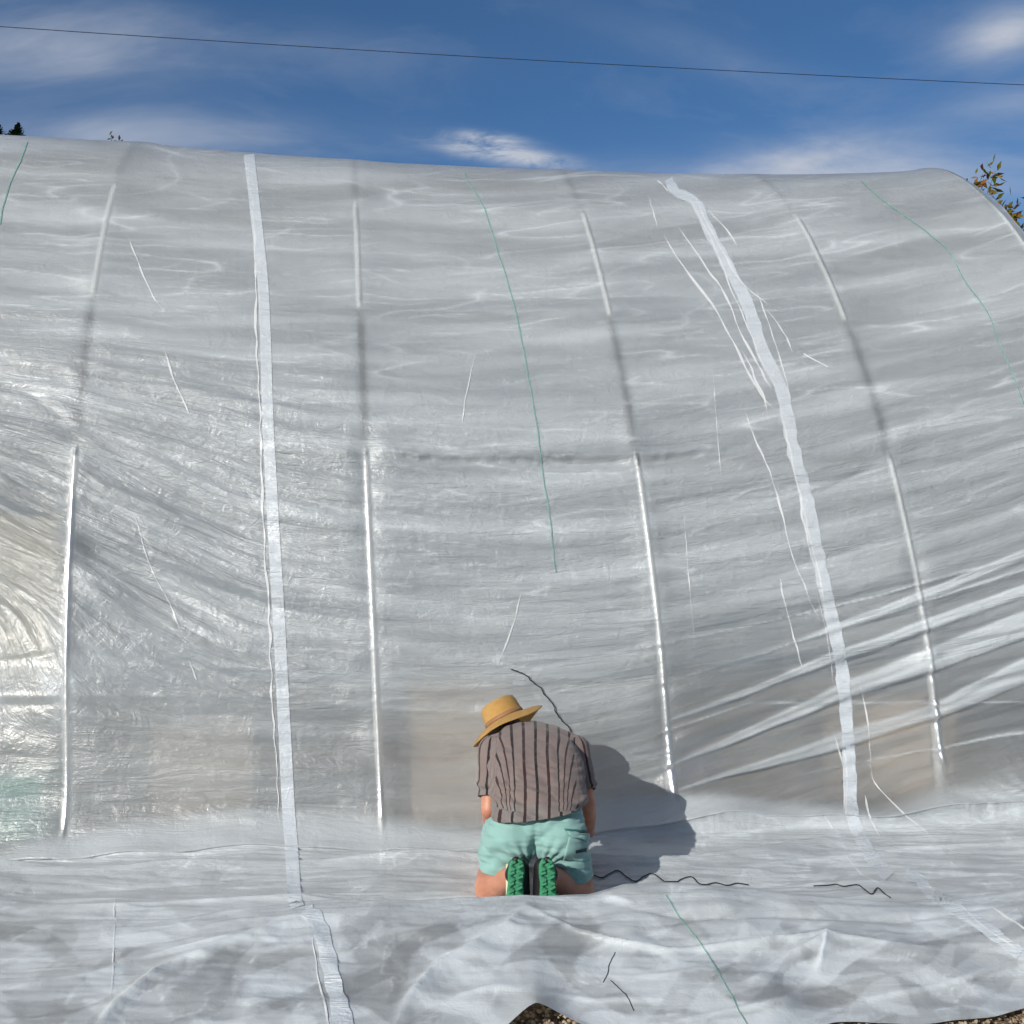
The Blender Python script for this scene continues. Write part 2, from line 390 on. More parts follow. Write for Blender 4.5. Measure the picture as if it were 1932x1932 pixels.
band([(75, 800), (500, 700), (1000, 590), (1500, 500), (2400, 330)], [(75, 795), (500, 688), (1000, 568), (1500, 470), (2400, 290)], .006)
band([(60, 660), (700, 500), (1300, 300), (2400, 10)], [(60, 655), (700, 488), (1300, 280), (2400, -20)], .007)
band([(200, 480), (900, 190), (1500, 0), (2400, -260)], [(200, 474), (900, 178), (1500, -22), (2400, -290)], .007)
band([(-300, 250), (300, 60), (900, -120), (2400, -600)], [(-300, 240), (300, 40), (900, -145), (2400, -640)], .008)
band([(-500, 40), (100, -80), (900, -250), (2400, -640)], [(-500, 30), (100, -100), (900, -275), (2400, -680)], .007)
# ruck of slack sheeting at the foot on the right
def blob(x, y, sx, sy, a):
    global d
    d += a*np.exp(-(((px-x)/sx)**2+((py-y)/sy)**2))
blob(1905, 1500, 120, 60, .12); blob(1700, 1580, 200, 30, .05); blob(1420, 1560, 110, 14, .035); blob(1560, 1545, 90, 10, .03)
hx = .025+.055*ss(-.2, .8, AA-2.4)+.055*pnoise(AA*.8, AA*0, 301)+.03*pnoise(AA*2.6, AA*0, 302)+.05*ss(3.0, 4.6, AA)
foot = np.exp(-z/.20)
heap = ss(1700, 1932, px+.8*(py-1500))*ss(1350, 1520, py)
d += .010*heap*(ridged(px/45, py/40, 3, 91)-1)
layers = np.maximum(layers, .5*heap); calm = calm+.5*heap
d = d*(1-.0*foot)+.03*foot
d = np.where(front, d, d*0)
oz = foot*(.02+hx)                          # sits on the ground part
wo = w+nw*d-.07*foot-.11*np.exp(-z/.10)
fz = ss(.16, .02, z+.10*pnoise(AA*1.1, z*3, 303))*front
layers = layers*(1-fz)+fz*.62; clear = clear*(1-fz); calm = calm*(1-.55*np.clip(clear-.2, 0, 1)*ss(1000, 1200, py))*(1-fz*.5); zo = z+nz*d+oz
TX, TY, TZ = tunnel(AA, wo, zo)
# free end over the last hoop hangs a little
endc = ss(6.0, 6.10, AA); TZ = TZ-.035*endc; 
# assemble
P = np.concatenate([np.stack([GX, GY, GZ], -1), np.stack([TX, TY, TZ], -1)], 0)
NGR = GX.shape[0]
blend = (np.clip((tg-.80)/.20, 0, 1)**2.2)[:, None, None]  # meet the wall foot
P[:NGR] += blend*(P[NGR]-P[NGR-1])[None]
gpx, gpy = proj(P[:NGR, :, 0], P[:NGR, :, 1], P[:NGR, :, 2])
gl = np.zeros(gpx.shape); gd = np.zeros(gpx.shape)
for pts, am, wd, la in [([(745, 1940), (775, 1880), (815, 1835), (900, 1785), (960, 1745), (992, 1712)], .030, 22, .9), ([(180, 1945), (215, 1900), (290, 1840), (420, 1785), (560, 1738)], .030, 18, .8),
                        ([(0, 1868), (180, 1840), (330, 1795), (540, 1745)], .018, 13, .5), ([(850, 1885), (930, 1865), (1000, 1868)], .022, 13, .8), ([(1000, 1870), (1120, 1890), (1250, 1885)], .018, 12, .5),
                        ([(0, 1690), (200, 1678), (420, 1662), (700, 1655), (890, 1660)], -.012, 12, 0), ([(0, 1712), (300, 1705), (560, 1690), (880, 1685)], .012, 7, .4),
                        ([(1350, 1580), (1500, 1560), (1640, 1555)], .02, 10, .6), ([(1340, 1640), (1520, 1625), (1750, 1600), (1932, 1590)], .015, 10, .5),
                        ([(1420, 1850), (1500, 1800), (1560, 1770), (1545, 1840), (1480, 1895)], .025, 16, .9), ([(1500, 1932), (1620, 1890), (1780, 1860), (1932, 1810)], .022, 12, .6),
                        ([(1130, 1770), (1260, 1800), (1400, 1780), (1560, 1765), (1740, 1790), (1932, 1775)], .018, 10, .5), ([(1250, 1930), (1400, 1905), (1600, 1860)], .018, 9, .5),
                        ([(1140, 1700), (1300, 1730), (1460, 1722), (1700, 1735), (1932, 1700)], -.02, 12, 0), ([(1700, 1660), (1850, 1648), (1940, 1650)], -.012, 8, 0),
                        ([(1000, 1715), (1090, 1760), (1180, 1785), (1300, 1800)], .022, 9, .6), ([(1140, 1690), (1190, 1700)], .012, 8, .9), ([(590, 1750), (640, 1850), (660, 1940)], .008, 12, .4)]:
    dd, sg, tt = pldist(gpx, gpy, pts)
    wv = wd*.6*(1+.25*pnoise(gpx/140, gpy/90, 15)); env = np.sin(PI*np.clip(tt, .05, .95))**.5
    g = np.exp(-np.abs(dd)/wv)*env
    gd += 1.15*am*g; gl = np.maximum(gl, la*np.exp(-(dd/(wv*.9))**2)*env*(.7+.3*pnoise(gpx/20, gpy/20, 16)))
P[:NGR, :, 2] += gd*edgef*.75*(1-blend[:, :, 0])
cr_ = ridged(GX*4.5+1.6*pnoise(GX*1.9, GY*1.9, 231), GY*5.5+1.2*pnoise(GX*2.1, GY*2.2, 232), 2, 233)-1
P[:NGR, :, 2] += .0040*cr_*edgef*near*(1-blend[:, :, 0])*ss(-.5, .5, pnoise(GX*1.2, GY*1.8, 234))
gl = np.maximum(gl, .28*ss(.25, .8, big-1.0)*near)
wx_ = gpx+45*pnoise(gpx/170, gpy/110, 201); wy_ = gpy+22*pnoise(gpx/150, gpy/90, 202)
nl = [pnoise((wx_*c_+wy_*s_)/L_, (-wx_*s_+wy_*c_)/(L_*r_), 210+i_) for i_, (c_, s_, L_, r_) in enumerate([(.95, -.3, 330, .28), (.9, .42, 260, .25), (.99, -.1, 420, .15), (.7, -.7, 200, .35), (.6, .8, 120, .4), (.85, -.5, 140, .3)])]
lapp = sum(a_*ss(0, .05, n_) for a_, n_ in zip((.26, .24, .2, .16), nl))*(.35+.65*ss(1690, 1760, gpy))
fine_ = sum(np.exp(-np.abs(n_)/.016)*a_ for a_, n_ in zip((.5, .5, .3, .5, .55, .55), nl))
fm_ = ss(-.1, .25, pnoise(gpx/130, gpy/80, 220))
gl = np.maximum(gl, .85*np.clip(fine_, 0, 1)*fm_); gd += .011*np.clip(fine_, 0, 1)*fm_*ss(1700, 1760, gpy)
# ruck at the edge: a narrow turned-up hem
allz = P
me, quads = grid_mesh('plastic_sheet', P)
R_, C_ = P.shape[:2]
def attr(me, name, arr):
    at_ = me.attributes.new(name, 'FLOAT', 'POINT'); at_.data.foreach_set('value', arr.reshape(-1).astype(np.float32))
attr(me, 'layers', np.concatenate([np.clip(.22+.28*ss(1760, 1690, gpy)+.75*gl+lapp, 0, 1), layers]))
attr(me, 'clear', np.concatenate([25e-2*np.clip(.45-lapp-.8*gl, 0, .4)/.4*ss(1690, 1780, gpy), clear]))
attr(me, 'calm', np.concatenate([ss(1600, 1760, gpy)*-.40+.5, np.clip(calm, .1, 1.6)]))
uvu = np.concatenate([gpx/1932, px/1932]); uvq = np.concatenate([gpy/1932, q/1932])
uv = me.uv_layers.new(name='wrinkle')
uv.data.foreach_set('uv', np.stack([uvu.reshape(-1)[quads.reshape(-1)], uvq.reshape(-1)[quads.reshape(-1)]], -1).reshape(-1).astype(np.float32))
sheet = link('plastic_sheet', me, M['film'], None, False)
tag(sheet, 'huge translucent white plastic film draped over the arched tunnel and rucked along the ground', 'plastic sheeting')
def gable(a, s0=0):
    V, F = [], []; n = 40; ws = np.linspace(.12, 5.88, n)
    zz = [np.interp(w, PR[:, 0], PR[:, 1])-.06 for w in ws]
    G = np.zeros((24, n, 3))
    for j in range(24):
        for i in range(n):
            z_ = max(.0, zz[i])*j/23; G[j, i] = Vector(tunnel(a+.012*float(pnoise(ws[i]*2, z_*.6, 66)), ws[i], z_))
    m_, q_ = grid_mesh('added_end_wall', G); attr(m_, 'layers', np.full(24*n, .7)); attr(m_, 'calm', np.full(24*n, .3)); u_ = m_.uv_layers.new(name='wrinkle')
    o = link('added_end_wall', m_, M['film'], sheet, False)
gable(5.99); gable(-4.9)  # unseen end walls, added so open-end sky does not show through
Pv = P.reshape(-1, 3)
sub = np.ones(len(quads), bool)
bvh = BVHTree.FromPolygons([Vector(p) for p in Pv.tolist()], quads[sub].tolist())
CAM = Vector((0, 0, CAMZ))
def hit(px, py, off=.003, tree=None):
    r = ray(px, py).normalized()
    h = (tree or bvh).ray_cast(CAM, r)
    if h[0] is None: return None
    n = h[1]
    if n.dot(r) > 0: n = -n
    return h[0]+n*off
def dense(pts, step=4.):
    out = []
    P_ = catmull(pts, 12)
    for i in range(len(P_)-1):
        L = np.hypot(*(P_[i+1]-P_[i])); m = max(1, int(L/step))
        for j in range(m): out.append(P_[i]+(P_[i+1]-P_[i])*j/m)
    out.append(P_[-1]); return out
def strip(name, pts, width, mat, parent, off=.003, jit=0., cols=5, seed=0, label=None):
    pp = dense(pts); n = len(pp); rows = []; last = None
    wds = np.interp(np.linspace(0, 1, n), np.linspace(0, 1, len(width)), width) if hasattr(width, '__len__') else [width]*n
    for i, p in enumerate(pp):
        t = pp[min(i+1, n-1)]-pp[max(i-1, 0)]; t = t/(np.hypot(*t)+1e-9); nn = np.array([-t[1], t[0]])
        j = jit*float(pnoise(i/7., seed*3.3, seed)); wj = wds[i]*(1+.25*float(pnoise(i/5., 9.1, seed+1))*(jit > 0))
        if cols == 3 and width != 2.2: wj *= min(1, 6*i/n+.1, 6*(n-1-i)/n+.1)*(.45+.75*abs(float(pnoise(i/9., 4.4, seed+2)))*2)
        row = []
        for c in range(cols):
            e = p+nn*(wj*(c/(cols-1)-.5)+j); h = hit(e[0], e[1], off)
            row.append(h)
        if any(r is None for r in row): continue
        if last is not None and (row[cols//2]-last).length > .25:
            rows.append(None)
        last = row[cols//2]; rows.append(row)
    V, F, U = [], [], []; prev = None
    for r in rows:
        if r is None: prev = None; continue
        b = len(V); V += r
        if prev is not None:
            for c in range(cols-1): F.append((prev+c, prev+c+1, b+c+1, b+c))
        prev = b
    if not F: return None
    if cols == 3:                        # keep the longest unbroken run
        brk = [0]+[i for i in range(1, len(rows)) if rows[i] is None]+[len(rows)]
        a0, a1 = max(zip(brk[:-1], brk[1:]), key=lambda t_: t_[1]-t_[0]); run = [x for x in rows[a0:a1] if x is not None]
        V, F = [], []
        for b_ in range(len(run)):
            V += run[b_]
            if b_: F += [((b_-1)*3+c, (b_-1)*3+c+1, b_*3+c+1, b_*3+c) for c in range(2)]
    m_ = mesh_pydata(name, V, F)
    u = m_.uv_layers.new(name='wrinkle')
    arr = np.array([list(v) for v in V]); a_, b_ = proj(arr[:, 0], arr[:, 1], arr[:, 2])
    li = np.array([l.vertex_index for l in m_.loops]); u.data.foreach_set('uv', np.stack([a_[li]/1932, b_[li]/1932], -1).reshape(-1).astype(np.float32))
    attr(m_, 'calm', np.full(len(V), .6)); attr(m_, 'layers', np.full(len(V), .78))
    o = link(name, m_, mat, parent)
    if label: o['label'] = label
    return o
def cc2(x, y): return ((x/1.9856)*.9928, (y/1.9856)*.9928)
strip('seam_band', [(470, 292), (482, 400), (495, 520), (501, 640), (505, 780), (510, 880), (517, 1010), (524, 1130), (531, 1260), (538, 1400), (544, 1520), (550, 1600), (556, 1690), (562, 1712)], [20, 20, 21, 22, 23, 24, 25], M['band'], sheet)
strip('seam_band', [(578, 1716), (600, 1742), (615, 1790), (628, 1850), (640, 1900), (655, 1945)], [28, 30, 36], M['band'], sheet, jit=2)
strip('seam_band', [(1262, 338), (1275, 362), (1312, 382), (1335, 430), (1382, 520), (1408, 570), (1440, 665), (1476, 740), (1495, 840), (1520, 935), (1543, 1050), (1563, 1140), (1585, 1240), (1592, 1300), (1600, 1400), (1604, 1480), (1610, 1545), (1640, 1610), (1678, 1655)], [16, 20, 24, 24, 26, 24, 24, 24], M['band'], sheet, jit=1.2)
strip('seam_band', [(1708, 1648), (1735, 1660), (1752, 1682), (1800, 1715), (1850, 1745), (1925, 1800)], [20, 22, 22], M['band'], sheet, jit=1.2)
creases = [([(1300, 372), (1350, 470), (1385, 560), (1420, 640), (1450, 715)], 2, 1.5), ([(1425, 545), (1450, 610), (1475, 690), (1495, 760)], 1.8, 1), ([(1500, 900), (1525, 1000), (1545, 1090), (1562, 1180)], 2, 1.5), ([(1540, 1120), (1560, 1200), (1572, 1290)], 1.8, 1), ([(1620, 1280), (1638, 1370), (1642, 1440)], 1.8, 1), ([(1572, 1380), (1590, 1450), (1592, 1540)], 2, 1), ([(1345, 700), (1352, 800), (1360, 900)], 1.3, .6), ([(900, 660), (880, 740), (872, 800)], 1.5, 1), ([(1290, 960), (1300, 1100), (1312, 1230)], 1.2, .5),
           ([(466, 300), (478, 420), (484, 640), (490, 760), (495, 900), (500, 1040), (508, 1180), (513, 1300), (520, 1420), (527, 1560)], 3.4, 2.),
           ([(240, 440), (262, 500), (290, 560), (312, 590)], 2, 1), ([(308, 655), (330, 720), (362, 790)], 3.2, 1), ([(252, 965), (275, 1040), (300, 1100), (345, 1195)], 2.6, 1.5), ([(357, 1245), (372, 1285)], 2, 1),
           ([(1253, 445), (1290, 505), (1340, 570), (1380, 640), (1410, 700), (1440, 750), (1462, 775)], 3.2, 1.), ([(1280, 430), (1330, 500), (1365, 555), (1395, 620), (1430, 690), (1455, 735)], 3, 1.5),
           ([(1405, 772), (1420, 820), (1448, 880), (1470, 950), (1490, 1030), (1515, 1100), (1545, 1170)], 2.8, 1.8), ([(1478, 790), (1490, 850), (1508, 930), (1520, 1000), (1535, 1080)], 3, 2.8),
           ([(1315, 380), (1350, 450), (1395, 530), (1450, 576)], 2.4, 1.5), ([(1446, 585), (1480, 630), (1495, 668)], 2, 1), ([(1516, 668), (1562, 694)], 2.2, .5),
           ([(1470, 1090), (1482, 1140), (1500, 1210), (1518, 1275)], 2, 1.5), ([(1225, 372), (1232, 400), (1240, 430)], 2, 1), ([(1240, 340), (1262, 362)], 3, 1), ([(1400, 660), (1425, 715), (1450, 780)], 3.4, 3),
           ([(1555, 1540), (1572, 1565)], 2.4, .5), ([(1590, 1390), (1598, 1460), (1598, 1540), (1615, 1590)], 2, 1), ([(1640, 1440), (1652, 1480), (1700, 1530), (1760, 1580)], 1.8, .8), ([(1632, 1500), (1642, 1545), (1660, 1580)], 2.4, .6),
           ([(1592, 1610), (1625, 1650), (1660, 1668)], 2.6, .6), ([(1810, 1705), (1850, 1745), (1925, 1795)], 3.4, .5), ([(590, 1768), (598, 1830), (612, 1900), (622, 1940)], 3, 2), ([(216, 1680), (214, 1790), (208, 1890)], 1.6, .6),
           ([(1870, 1712), (1905, 1735), (1940, 1758)], 3, 1), ([(985, 1110), (970, 1170), (940, 1255)], 2, 1.5), ([(1335, 395), (1375, 440), (1390, 465)], 1.8, 1)]
for i, (p, w_, j) in enumerate(creases): strip('crease', p, w_, M['crease'], sheet, .0035, j*1.6, 3, i)  # pale strips paint the highlights along the creases
for i, p in enumerate([[(52, 268), (38, 305), (20, 345), (6, 390), (0, 425)], [(874, 324), (882, 340), (905, 378), (920, 410), (940, 480), (960, 540), (980, 620), (998, 720), (1012, 800), (1024, 890), (1036, 970), (1048, 1080)],
                       [(1626, 342), (1660, 375), (1700, 402), (1750, 440), (1790, 475), (1820, 530), (1862, 590), (1885, 650), (1915, 720), (1935, 770)], [(1256, 1690), (1285, 1735), (1320, 1778), (1352, 1830), (1385, 1890), (1412, 1940)]]):
    strip('marking_line', p, 2.2, M['green'], sheet, .004, 1.4, 3, 50+i)

# cords
def cord(name, pts, r, off, label, cat='cord', jit=0, group=None):
    out = []
    for i, p in enumerate(dense(pts, 5)):
        h = hit(p[0]+jit*float(pnoise(i/3., .5, 3)), p[1]+jit*float(pnoise(i/3., 7.5, 4)), off)
        if h is not None and (not out or (h-out[-1]).length < .3): out.append(h)
    v, f = tube(out, r, 6); o = link(name, mesh_pydata(name, v, f), M['cord']); return tag(o, label, cat, group)
wav = [(1118, 1652), (1136, 1657), (1150, 1650), (1166, 1644), (1184, 1657), (1200, 1664), (1216, 1654), (1232, 1650), (1252, 1664), (1268, 1671), (1286, 1660), (1305, 1656), (1318, 1668), (1330, 1671), (1350, 1667), (1372, 1672), (1390, 1668), (1412, 1671)]
cord('cord', wav, .0027, .004, 'wavy black cord lying on the film in the shadow right of the person')
cord('cord', [(1535, 1673), (1560, 1672), (1578, 1670), (1592, 1674), (1618, 1671), (1634, 1682), (1645, 1688), (1656, 1677), (1668, 1687), (1680, 1695)], .0027, .004, 'short kinked black cord end poking out of the ground film far right')
cord('wire', [(964, 1263), (985, 1270), (1003, 1284), (1020, 1298), (1026, 1310), (1043, 1330), (1052, 1350), (1072, 1372), (1085, 1400)], .003, .012, 'thin black wire curling up the film above the straw hat', 'wire', 1.5)
cord('cord', [(1161, 1797), (1150, 1820), (1146, 1838), (1138, 1854)], .0015, .001, 'upper of the two short dark cords on the front fold of film', jit=.6)
cord('cord', [(1152, 1850), (1172, 1868), (1186, 1885), (1196, 1908)], .0015, .001, 'lower of the two short dark cords on the front fold of film', jit=.6)

# ------------------------------------------------------------------ ground
k = N('gravel'); tc = k.n('TexCoord').outputs['Object']
vo = k.n('TexVoronoi', {'Vector': tc, 'Scale': 75.}); vs = k.n('TexVoronoi', {'Vector': tc, 'Scale': 170.})
cc = k.ramp(k.noise(vo.outputs['Color'], 3., 2), [(.3, (.16, .10, .06)), (.5, (.32, .22, .13)), (.62, (.45, .36, .26)), (.75, (.20, .15, .11))])
ht = k.math('SUBTRACT', 1., vo.outputs['Distance']); ht = k.math('ADD', ht, k.math('MULTIPLY', k.math('SUBTRACT', 1., vs.outputs['Distance']), .4))
k.pbr(k.mix(k.noise(tc, 2.5, 4), cc, (.16, .115, .07, 1)), .9, ht, .9, .012); M['gravel'] = k.m
gx = np.concatenate([-np.geomspace(400, 6, 14), np.linspace(-5, 5, 60), np.geomspace(6, 400, 14)])
gy = np.concatenate([-np.geomspace(400, 2, 12), np.linspace(-1, 9, 60), np.geomspace(10, 500, 14)])
GXg, GYg = np.meshgrid(gx, gy); fl = (np.abs(GXg) < 6)*(GYg > 0)*(GYg < 10)
GZg = (.012*fbm(GXg*2, GYg*2, 3, 61)-.012)*fl-.012
GZg += -.02*np.exp(-((GXg-.1)**2+(GYg-3.3)**2)/.1)
gme, _ = grid_mesh('ground', np.stack([GXg, GYg, GZg], -1))
tag(link('ground', gme, M['gravel'], None, False), kind='structure')
peb = [simple('pebble', c, .85, .25, 60) for c in [(.40, .30, .2)]][0]
V, F = [], []
ico = bmesh.new(); bmesh.ops.create_icosphere(ico, subdivisions=1, radius=1); iv = [v.co.copy() for v in ico.verts]; ifc = [tuple(v.index for v in f.verts) for f in ico.faces]; ico.free()
prt = []
for i in range(5200):
    if i < 3200: x, y = random.uniform(.7, 2.6), random.uniform(2.95, 3.5)
    else: x, y = random.uniform(-.3, .6), random.uniform(2.9, 3.45)
    s = random.uniform(.003, .009); e = [random.uniform(.6, 1.3) for _ in range(3)]; ra = random.uniform(0, 6)
    R = Matrix.Rotation(ra, 3, 'Z'); c = Vector((x, y, -.016+.3*s+random.uniform(0, .006)))
    prt.append(([c+R @ Vector((v.x*s*e[0], v.y*s*e[1], v.z*s*e[2]*.7)) for v in iv], ifc))
v, f = merge(prt)
k = N('pebbles'); g = k.n('NewGeometry').outputs['Random Per Island']
k.pbr(k.ramp(g, [(0, (.30, .20, .11)), (.4, (.50, .38, .25)), (.7, (.22, .16, .11)), (1, (.62, .54, .42))]), .85); M['peb'] = k.m
tag(link('gravel', mesh_pydata('gravel', v, f), M['peb'], None, False), 'loose tan gravel beside the front edge of the sheeting', 'gravel', kind='stuff')

# ------------------------------------------------------------------ things inside the tunnel, dimly seen, plus an added glare panel
M['cream'] = simple('cream_glare_and_box', (.86, .80, .64), .6, .05, 4)
M['wood'] = simple('tan_wood', (.92, .76, .60), .7, .08, 8)
M['teal'] = simple('teal_plastic', (.10, .52, .40), .4, .05)
def inside(a, w, z): return Vector(tunnel(a, w, 0))+Vector((0, 0, z))
axs = (Vector((EX[0], EX[1], 0)), Vector((NX[0], NX[1], 0)), Vector((0, 0, 1)))
def bev(name, parts, mat, parent=None, bw=.006):
    v, f = merge(parts); me = mesh_pydata(name, v, f); bm = bmesh.new(); bm.from_mesh(me)
    bmesh.ops.bevel(bm, geom=list(bm.edges), offset=bw, segments=2, affect='EDGES', profile=.5); bm.to_mesh(me); bm.free()
    return link(name, me, mat, parent, False)
def crate(name, a, w, zc, sx, sy, sz, mat, label, cat):
    t = .02; p = []
    o = lambda da, dw, dz: inside(a+da, w+dw, zc+dz)
    p.append(box(o(0, 0, -sz/2+t/2), sx, sy, t, axs))
    for sgn in (-1, 1):
        p.append(box(o(0, sgn*(sy/2-t/2), t/2), sx, t, sz-t, axs)); p.append(box(o(sgn*(sx/2-t/2), 0, t/2), t, sy-2*t-.002, sz-t, axs))
        p.append(box(o(0, sgn*(sy/2+.006), sz/2-.02), sx+.03, .012, .035, axs))
    return tag(bev(name, p, mat, None, .003), label, cat)
pn_ = bev('glare_panel', [box(inside(-.86, .46, 1.22), 1.36, .012, .86, axs), box(inside(-1.4, .49, .42), .05, .04, .8, axs), box(inside(-.3, .49, .42), .05, .04, .8, axs)], M['cream'])  # cream panel added behind the film to imitate the glare there
tag(pn_, 'added cream panel imitating sun glare on the film at the left edge above the green tub', 'panel')
crate('tub', -.50, .40, .17, .62, .4, .34, M['teal'], 'blurred green tub behind the film at the lower left corner', 'tub')
crate('box', -.66, .42, .52, .40, .3, .33, M['cream'], 'cream box standing on the green tub behind the film lower left', 'box')
crate('box', .58, .42, .30, .50, .36, .56, M['wood'], 'blurred brown box behind the film between the two leftmost hoops', 'box')
crate('box', 1.90, .34, .40, .52, .36, .76, M['wood'], 'tall blurred tan box behind the film just left of the person', 'box')
crate('box', 4.36, .36, .34, .60, .36, .58, M['wood'], 'blurred peach coloured box behind the film near the rightmost hoop', 'box')
k = N('soil'); tc = k.n('TexCoord').outputs['Object']; nz_ = k.noise(tc, 12, 6); k.pbr(k.ramp(nz_, [(.3, (.42, .32, .22)), (.7, (.60, .48, .35))]), .95, nz_, .6, .03)
A2, W2 = np.meshgrid(np.linspace(-4.6, 6, 80), np.linspace(.25, 5.75, 40))
sx_, sy_, _z = tunnel(A2, W2, 0*A2)
sme, _ = grid_mesh('soil', np.stack([sx_, sy_, .012+.02*fbm(A2, W2, 3, 71)*np.sin(PI*(W2-.25)/5.5)], -1))
tag(link('soil_bed', sme, k.m, None, False), kind='structure')

# ------------------------------------------------------------------ trees, cable
def leaf_mat(name, cs):
    k = N(name); g = k.n('NewGeometry').outputs['Random Per Island']
    col = k.ramp(g, [(i/(len(cs)-1), c) for i, c in enumerate(cs)])
    d_ = k.n('BsdfDiffuse', {'Color': col}); t_ = k.n('BsdfTranslucent', {'Color': col}); m_ = k.n('MixShader', {0: .35, 1: d_.outputs[0], 2: t_.outputs[0]})
    k.t.links.new(m_.outputs[0], k.out.inputs[0]); return k.m
M['autumn'] = leaf_mat('autumn_leaves', [(.10, .13, .02), (.22, .20, .03), (.34, .22, .04), (.14, .16, .03), (.38, .16, .05)])
M['needles'] = leaf_mat('needles', [(.010, .022, .012), (.02, .035, .018), (.03, .045, .02)])
M['oliv'] = leaf_mat('olive_leaves', [(.06, .08, .03), (.14, .14, .06), (.22, .18, .10)])
M['bark'] = simple('bark', (.07, .05, .045), .9, .3, 30)
def broadleaf(loc, height, spread, leafm, label, lsz, seed, nlev=5, cat='tree', group=None, dens=7):
    r = random.Random(seed); base = Vector(loc); root = tag(empty('tree', base), label, cat, group)
    tubes, leaves = [], []
    def grow(p, dirv, L, rad, lev):
        pts = [p]; d_ = dirv.copy(); n = 5
        for i in range(n):
            d_ = (d_+Vector((r.uniform(-1, 1), r.uniform(-1, 1), r.uniform(-.4, .7)))*.16).normalized(); pts.append(pts[-1]+d_*L/n)
        rs = [rad*(1-.5*i/n) for i in range(n+1)]; tubes.append(tube(pts, rs, 6 if lev > 1 else 10, False))
        if lev >= nlev-2:
            for i in range(1, n+1):
                for _ in range(dens if lev >= nlev-1 else 3):
                    c = pts[i]+Vector((r.gauss(0, 1), r.gauss(0, 1), r.gauss(0, 1)))*lsz*1.3
                    leaves.append(c)
        if lev < nlev:
            for i in range(r.choice([2, 3, 3])):
                t = r.uniform(.45, 1); q_ = pts[min(n, int(t*n)+0)]
                sp_ = Vector((r.uniform(-1, 1), r.uniform(-1, 1), r.uniform(-.15, .8))).normalized()
                grow(q_, (d_*.75+sp_*spread).normalized(), L*r.uniform(.6, .82), rad*.5, lev+1)
            grow(pts[-1], d_, L*.75, rad*.5, lev+1)
    grow(base, Vector((0, 0, 1)), height*.3, height*.018, 0)
    ztop = max(c.z for c in leaves); f_ = height/(ztop-base.z)
    sc = lambda p: base+(p-base)*f_
    v, f = merge(tubes); link('trunk', mesh_pydata('trunk', [sc(p) for p in v], f), M['bark'], root)
    V, F = [], []
    r2 = random.Random(seed+50); leaves += [c+Vector((r2.gauss(0, 1), r2.gauss(0, 1), r2.gauss(0, 1)))*lsz*1.1 for c in leaves]
    for c in leaves:
        c = sc(c); a = Vector((r.gauss(0, 1), r.gauss(0, 1), r.gauss(0, 1))).normalized(); b = a.cross(Vector((r.gauss(0, 1), r.gauss(0, 1), r.gauss(0, 1)))).normalized(); nn = a.cross(b)
        s = lsz*r.uniform(.6, 1.2); o = len(V)
        V += [c-a*s, c-a*s*.1+b*s*.38+nn*s*.1, c+a*s, c-a*s*.1-b*s*.38+nn*s*.1]; F += [(o, o+1, o+2, o+3)]
    link('crown', mesh_pydata('crown', V, F), leafm, root, False)
    return root
broadleaf((5.28, 14, 0), 7.05, .95, M['autumn'], 'tree with yellow green autumn leaves beyond the right end of the tunnel', .085, 5)
broadleaf((-5.45, 17, 0), 7.85, .4, M['oliv'], 'small olive treetop just peeping over the sheeting right of the dark conifers', .05, 12, 4, dens=14)
def conifer(x, y, h, seed, label, lean=0):
    r = random.Random(seed); root = tag(empty('conifer', (x, y, 0)), label, 'conifer', 'dark conifers beyond the tunnel'); tip = Vector((x+lean, y, h))
    v, f = tube([(x, y, 0), (x, y, h*.5), (x+lean*.5, y, h*.85), tip], [h*.016, h*.008, h*.002, .004], 8); link('trunk', mesh_pydata('trunk', v, f), M['bark'], root)
    V, F = [], []; zz = h*.12
    while zz < h-.42:
        t = zz/h; L = min((h-zz)*.33+.03, (1-t)**.85*h*.19+.1); cx = x+lean*max(0, (t-.5)*2)
        nb = 9 if t < .8 else 6
        for b_ in range(nb):
            ang = r.uniform(0, 2*PI); Lb = L*r.uniform(.6, 1.1); dv = Vector((math.cos(ang), math.sin(ang), 0)); side = Vector((-dv.y, dv.x, 0))
            m_ = max(4, int(Lb/.10))
            for i in range(m_):
                s_ = i/m_; c = Vector((cx, y, zz))+dv*Lb*s_+Vector((0, 0, -Lb*.25*s_+.35*Lb*s_*s_))
                for sg_ in (-1, 1):
                    tw = .16*(1-s_*.5)*min(1, .1+(h-zz)*.9); e_ = c+side*sg_*tw+dv*tw*.5+Vector((0, 0, r.uniform(-.05, .04))); o = len(V)
                    V += [c-dv*.03, c+dv*.03, e_+dv*.02, e_-dv*.02+Vector((0, 0, .025))]; F.append((o, o+1, o+2, o+3))
        zz += .13 if t < .7 else .05
    for i in range(420):
        dz_ = .5*(i/420); c = Vector((x+lean*(1-dz_*.5), y, h-dz_)); o = len(V); an_ = r.uniform(0, 2*PI); a = Vector((math.cos(an_), math.sin(an_), r.uniform(.2, .9)))*(.03+.42*dz_)*r.uniform(.4, 1.2)
        V += [c, c+Vector((.035, 0, .02)), c+a+Vector((.02, 0, .01)), c+a]; F.append((o, o+1, o+2, o+3))
    link('crown', mesh_pydata('crown', V, F), M['needles'], root, False)
p = at(4, 236, 22); conifer(p.x-.08, 22, p.z, 1, 'dark conifer tip at the far left edge above the sheeting')
p = at(33, 234, 22); conifer(p.x-.1, 22, p.z, 2, 'dark leaning conifer tip second from the left edge above the sheeting', .12)
cpts = []
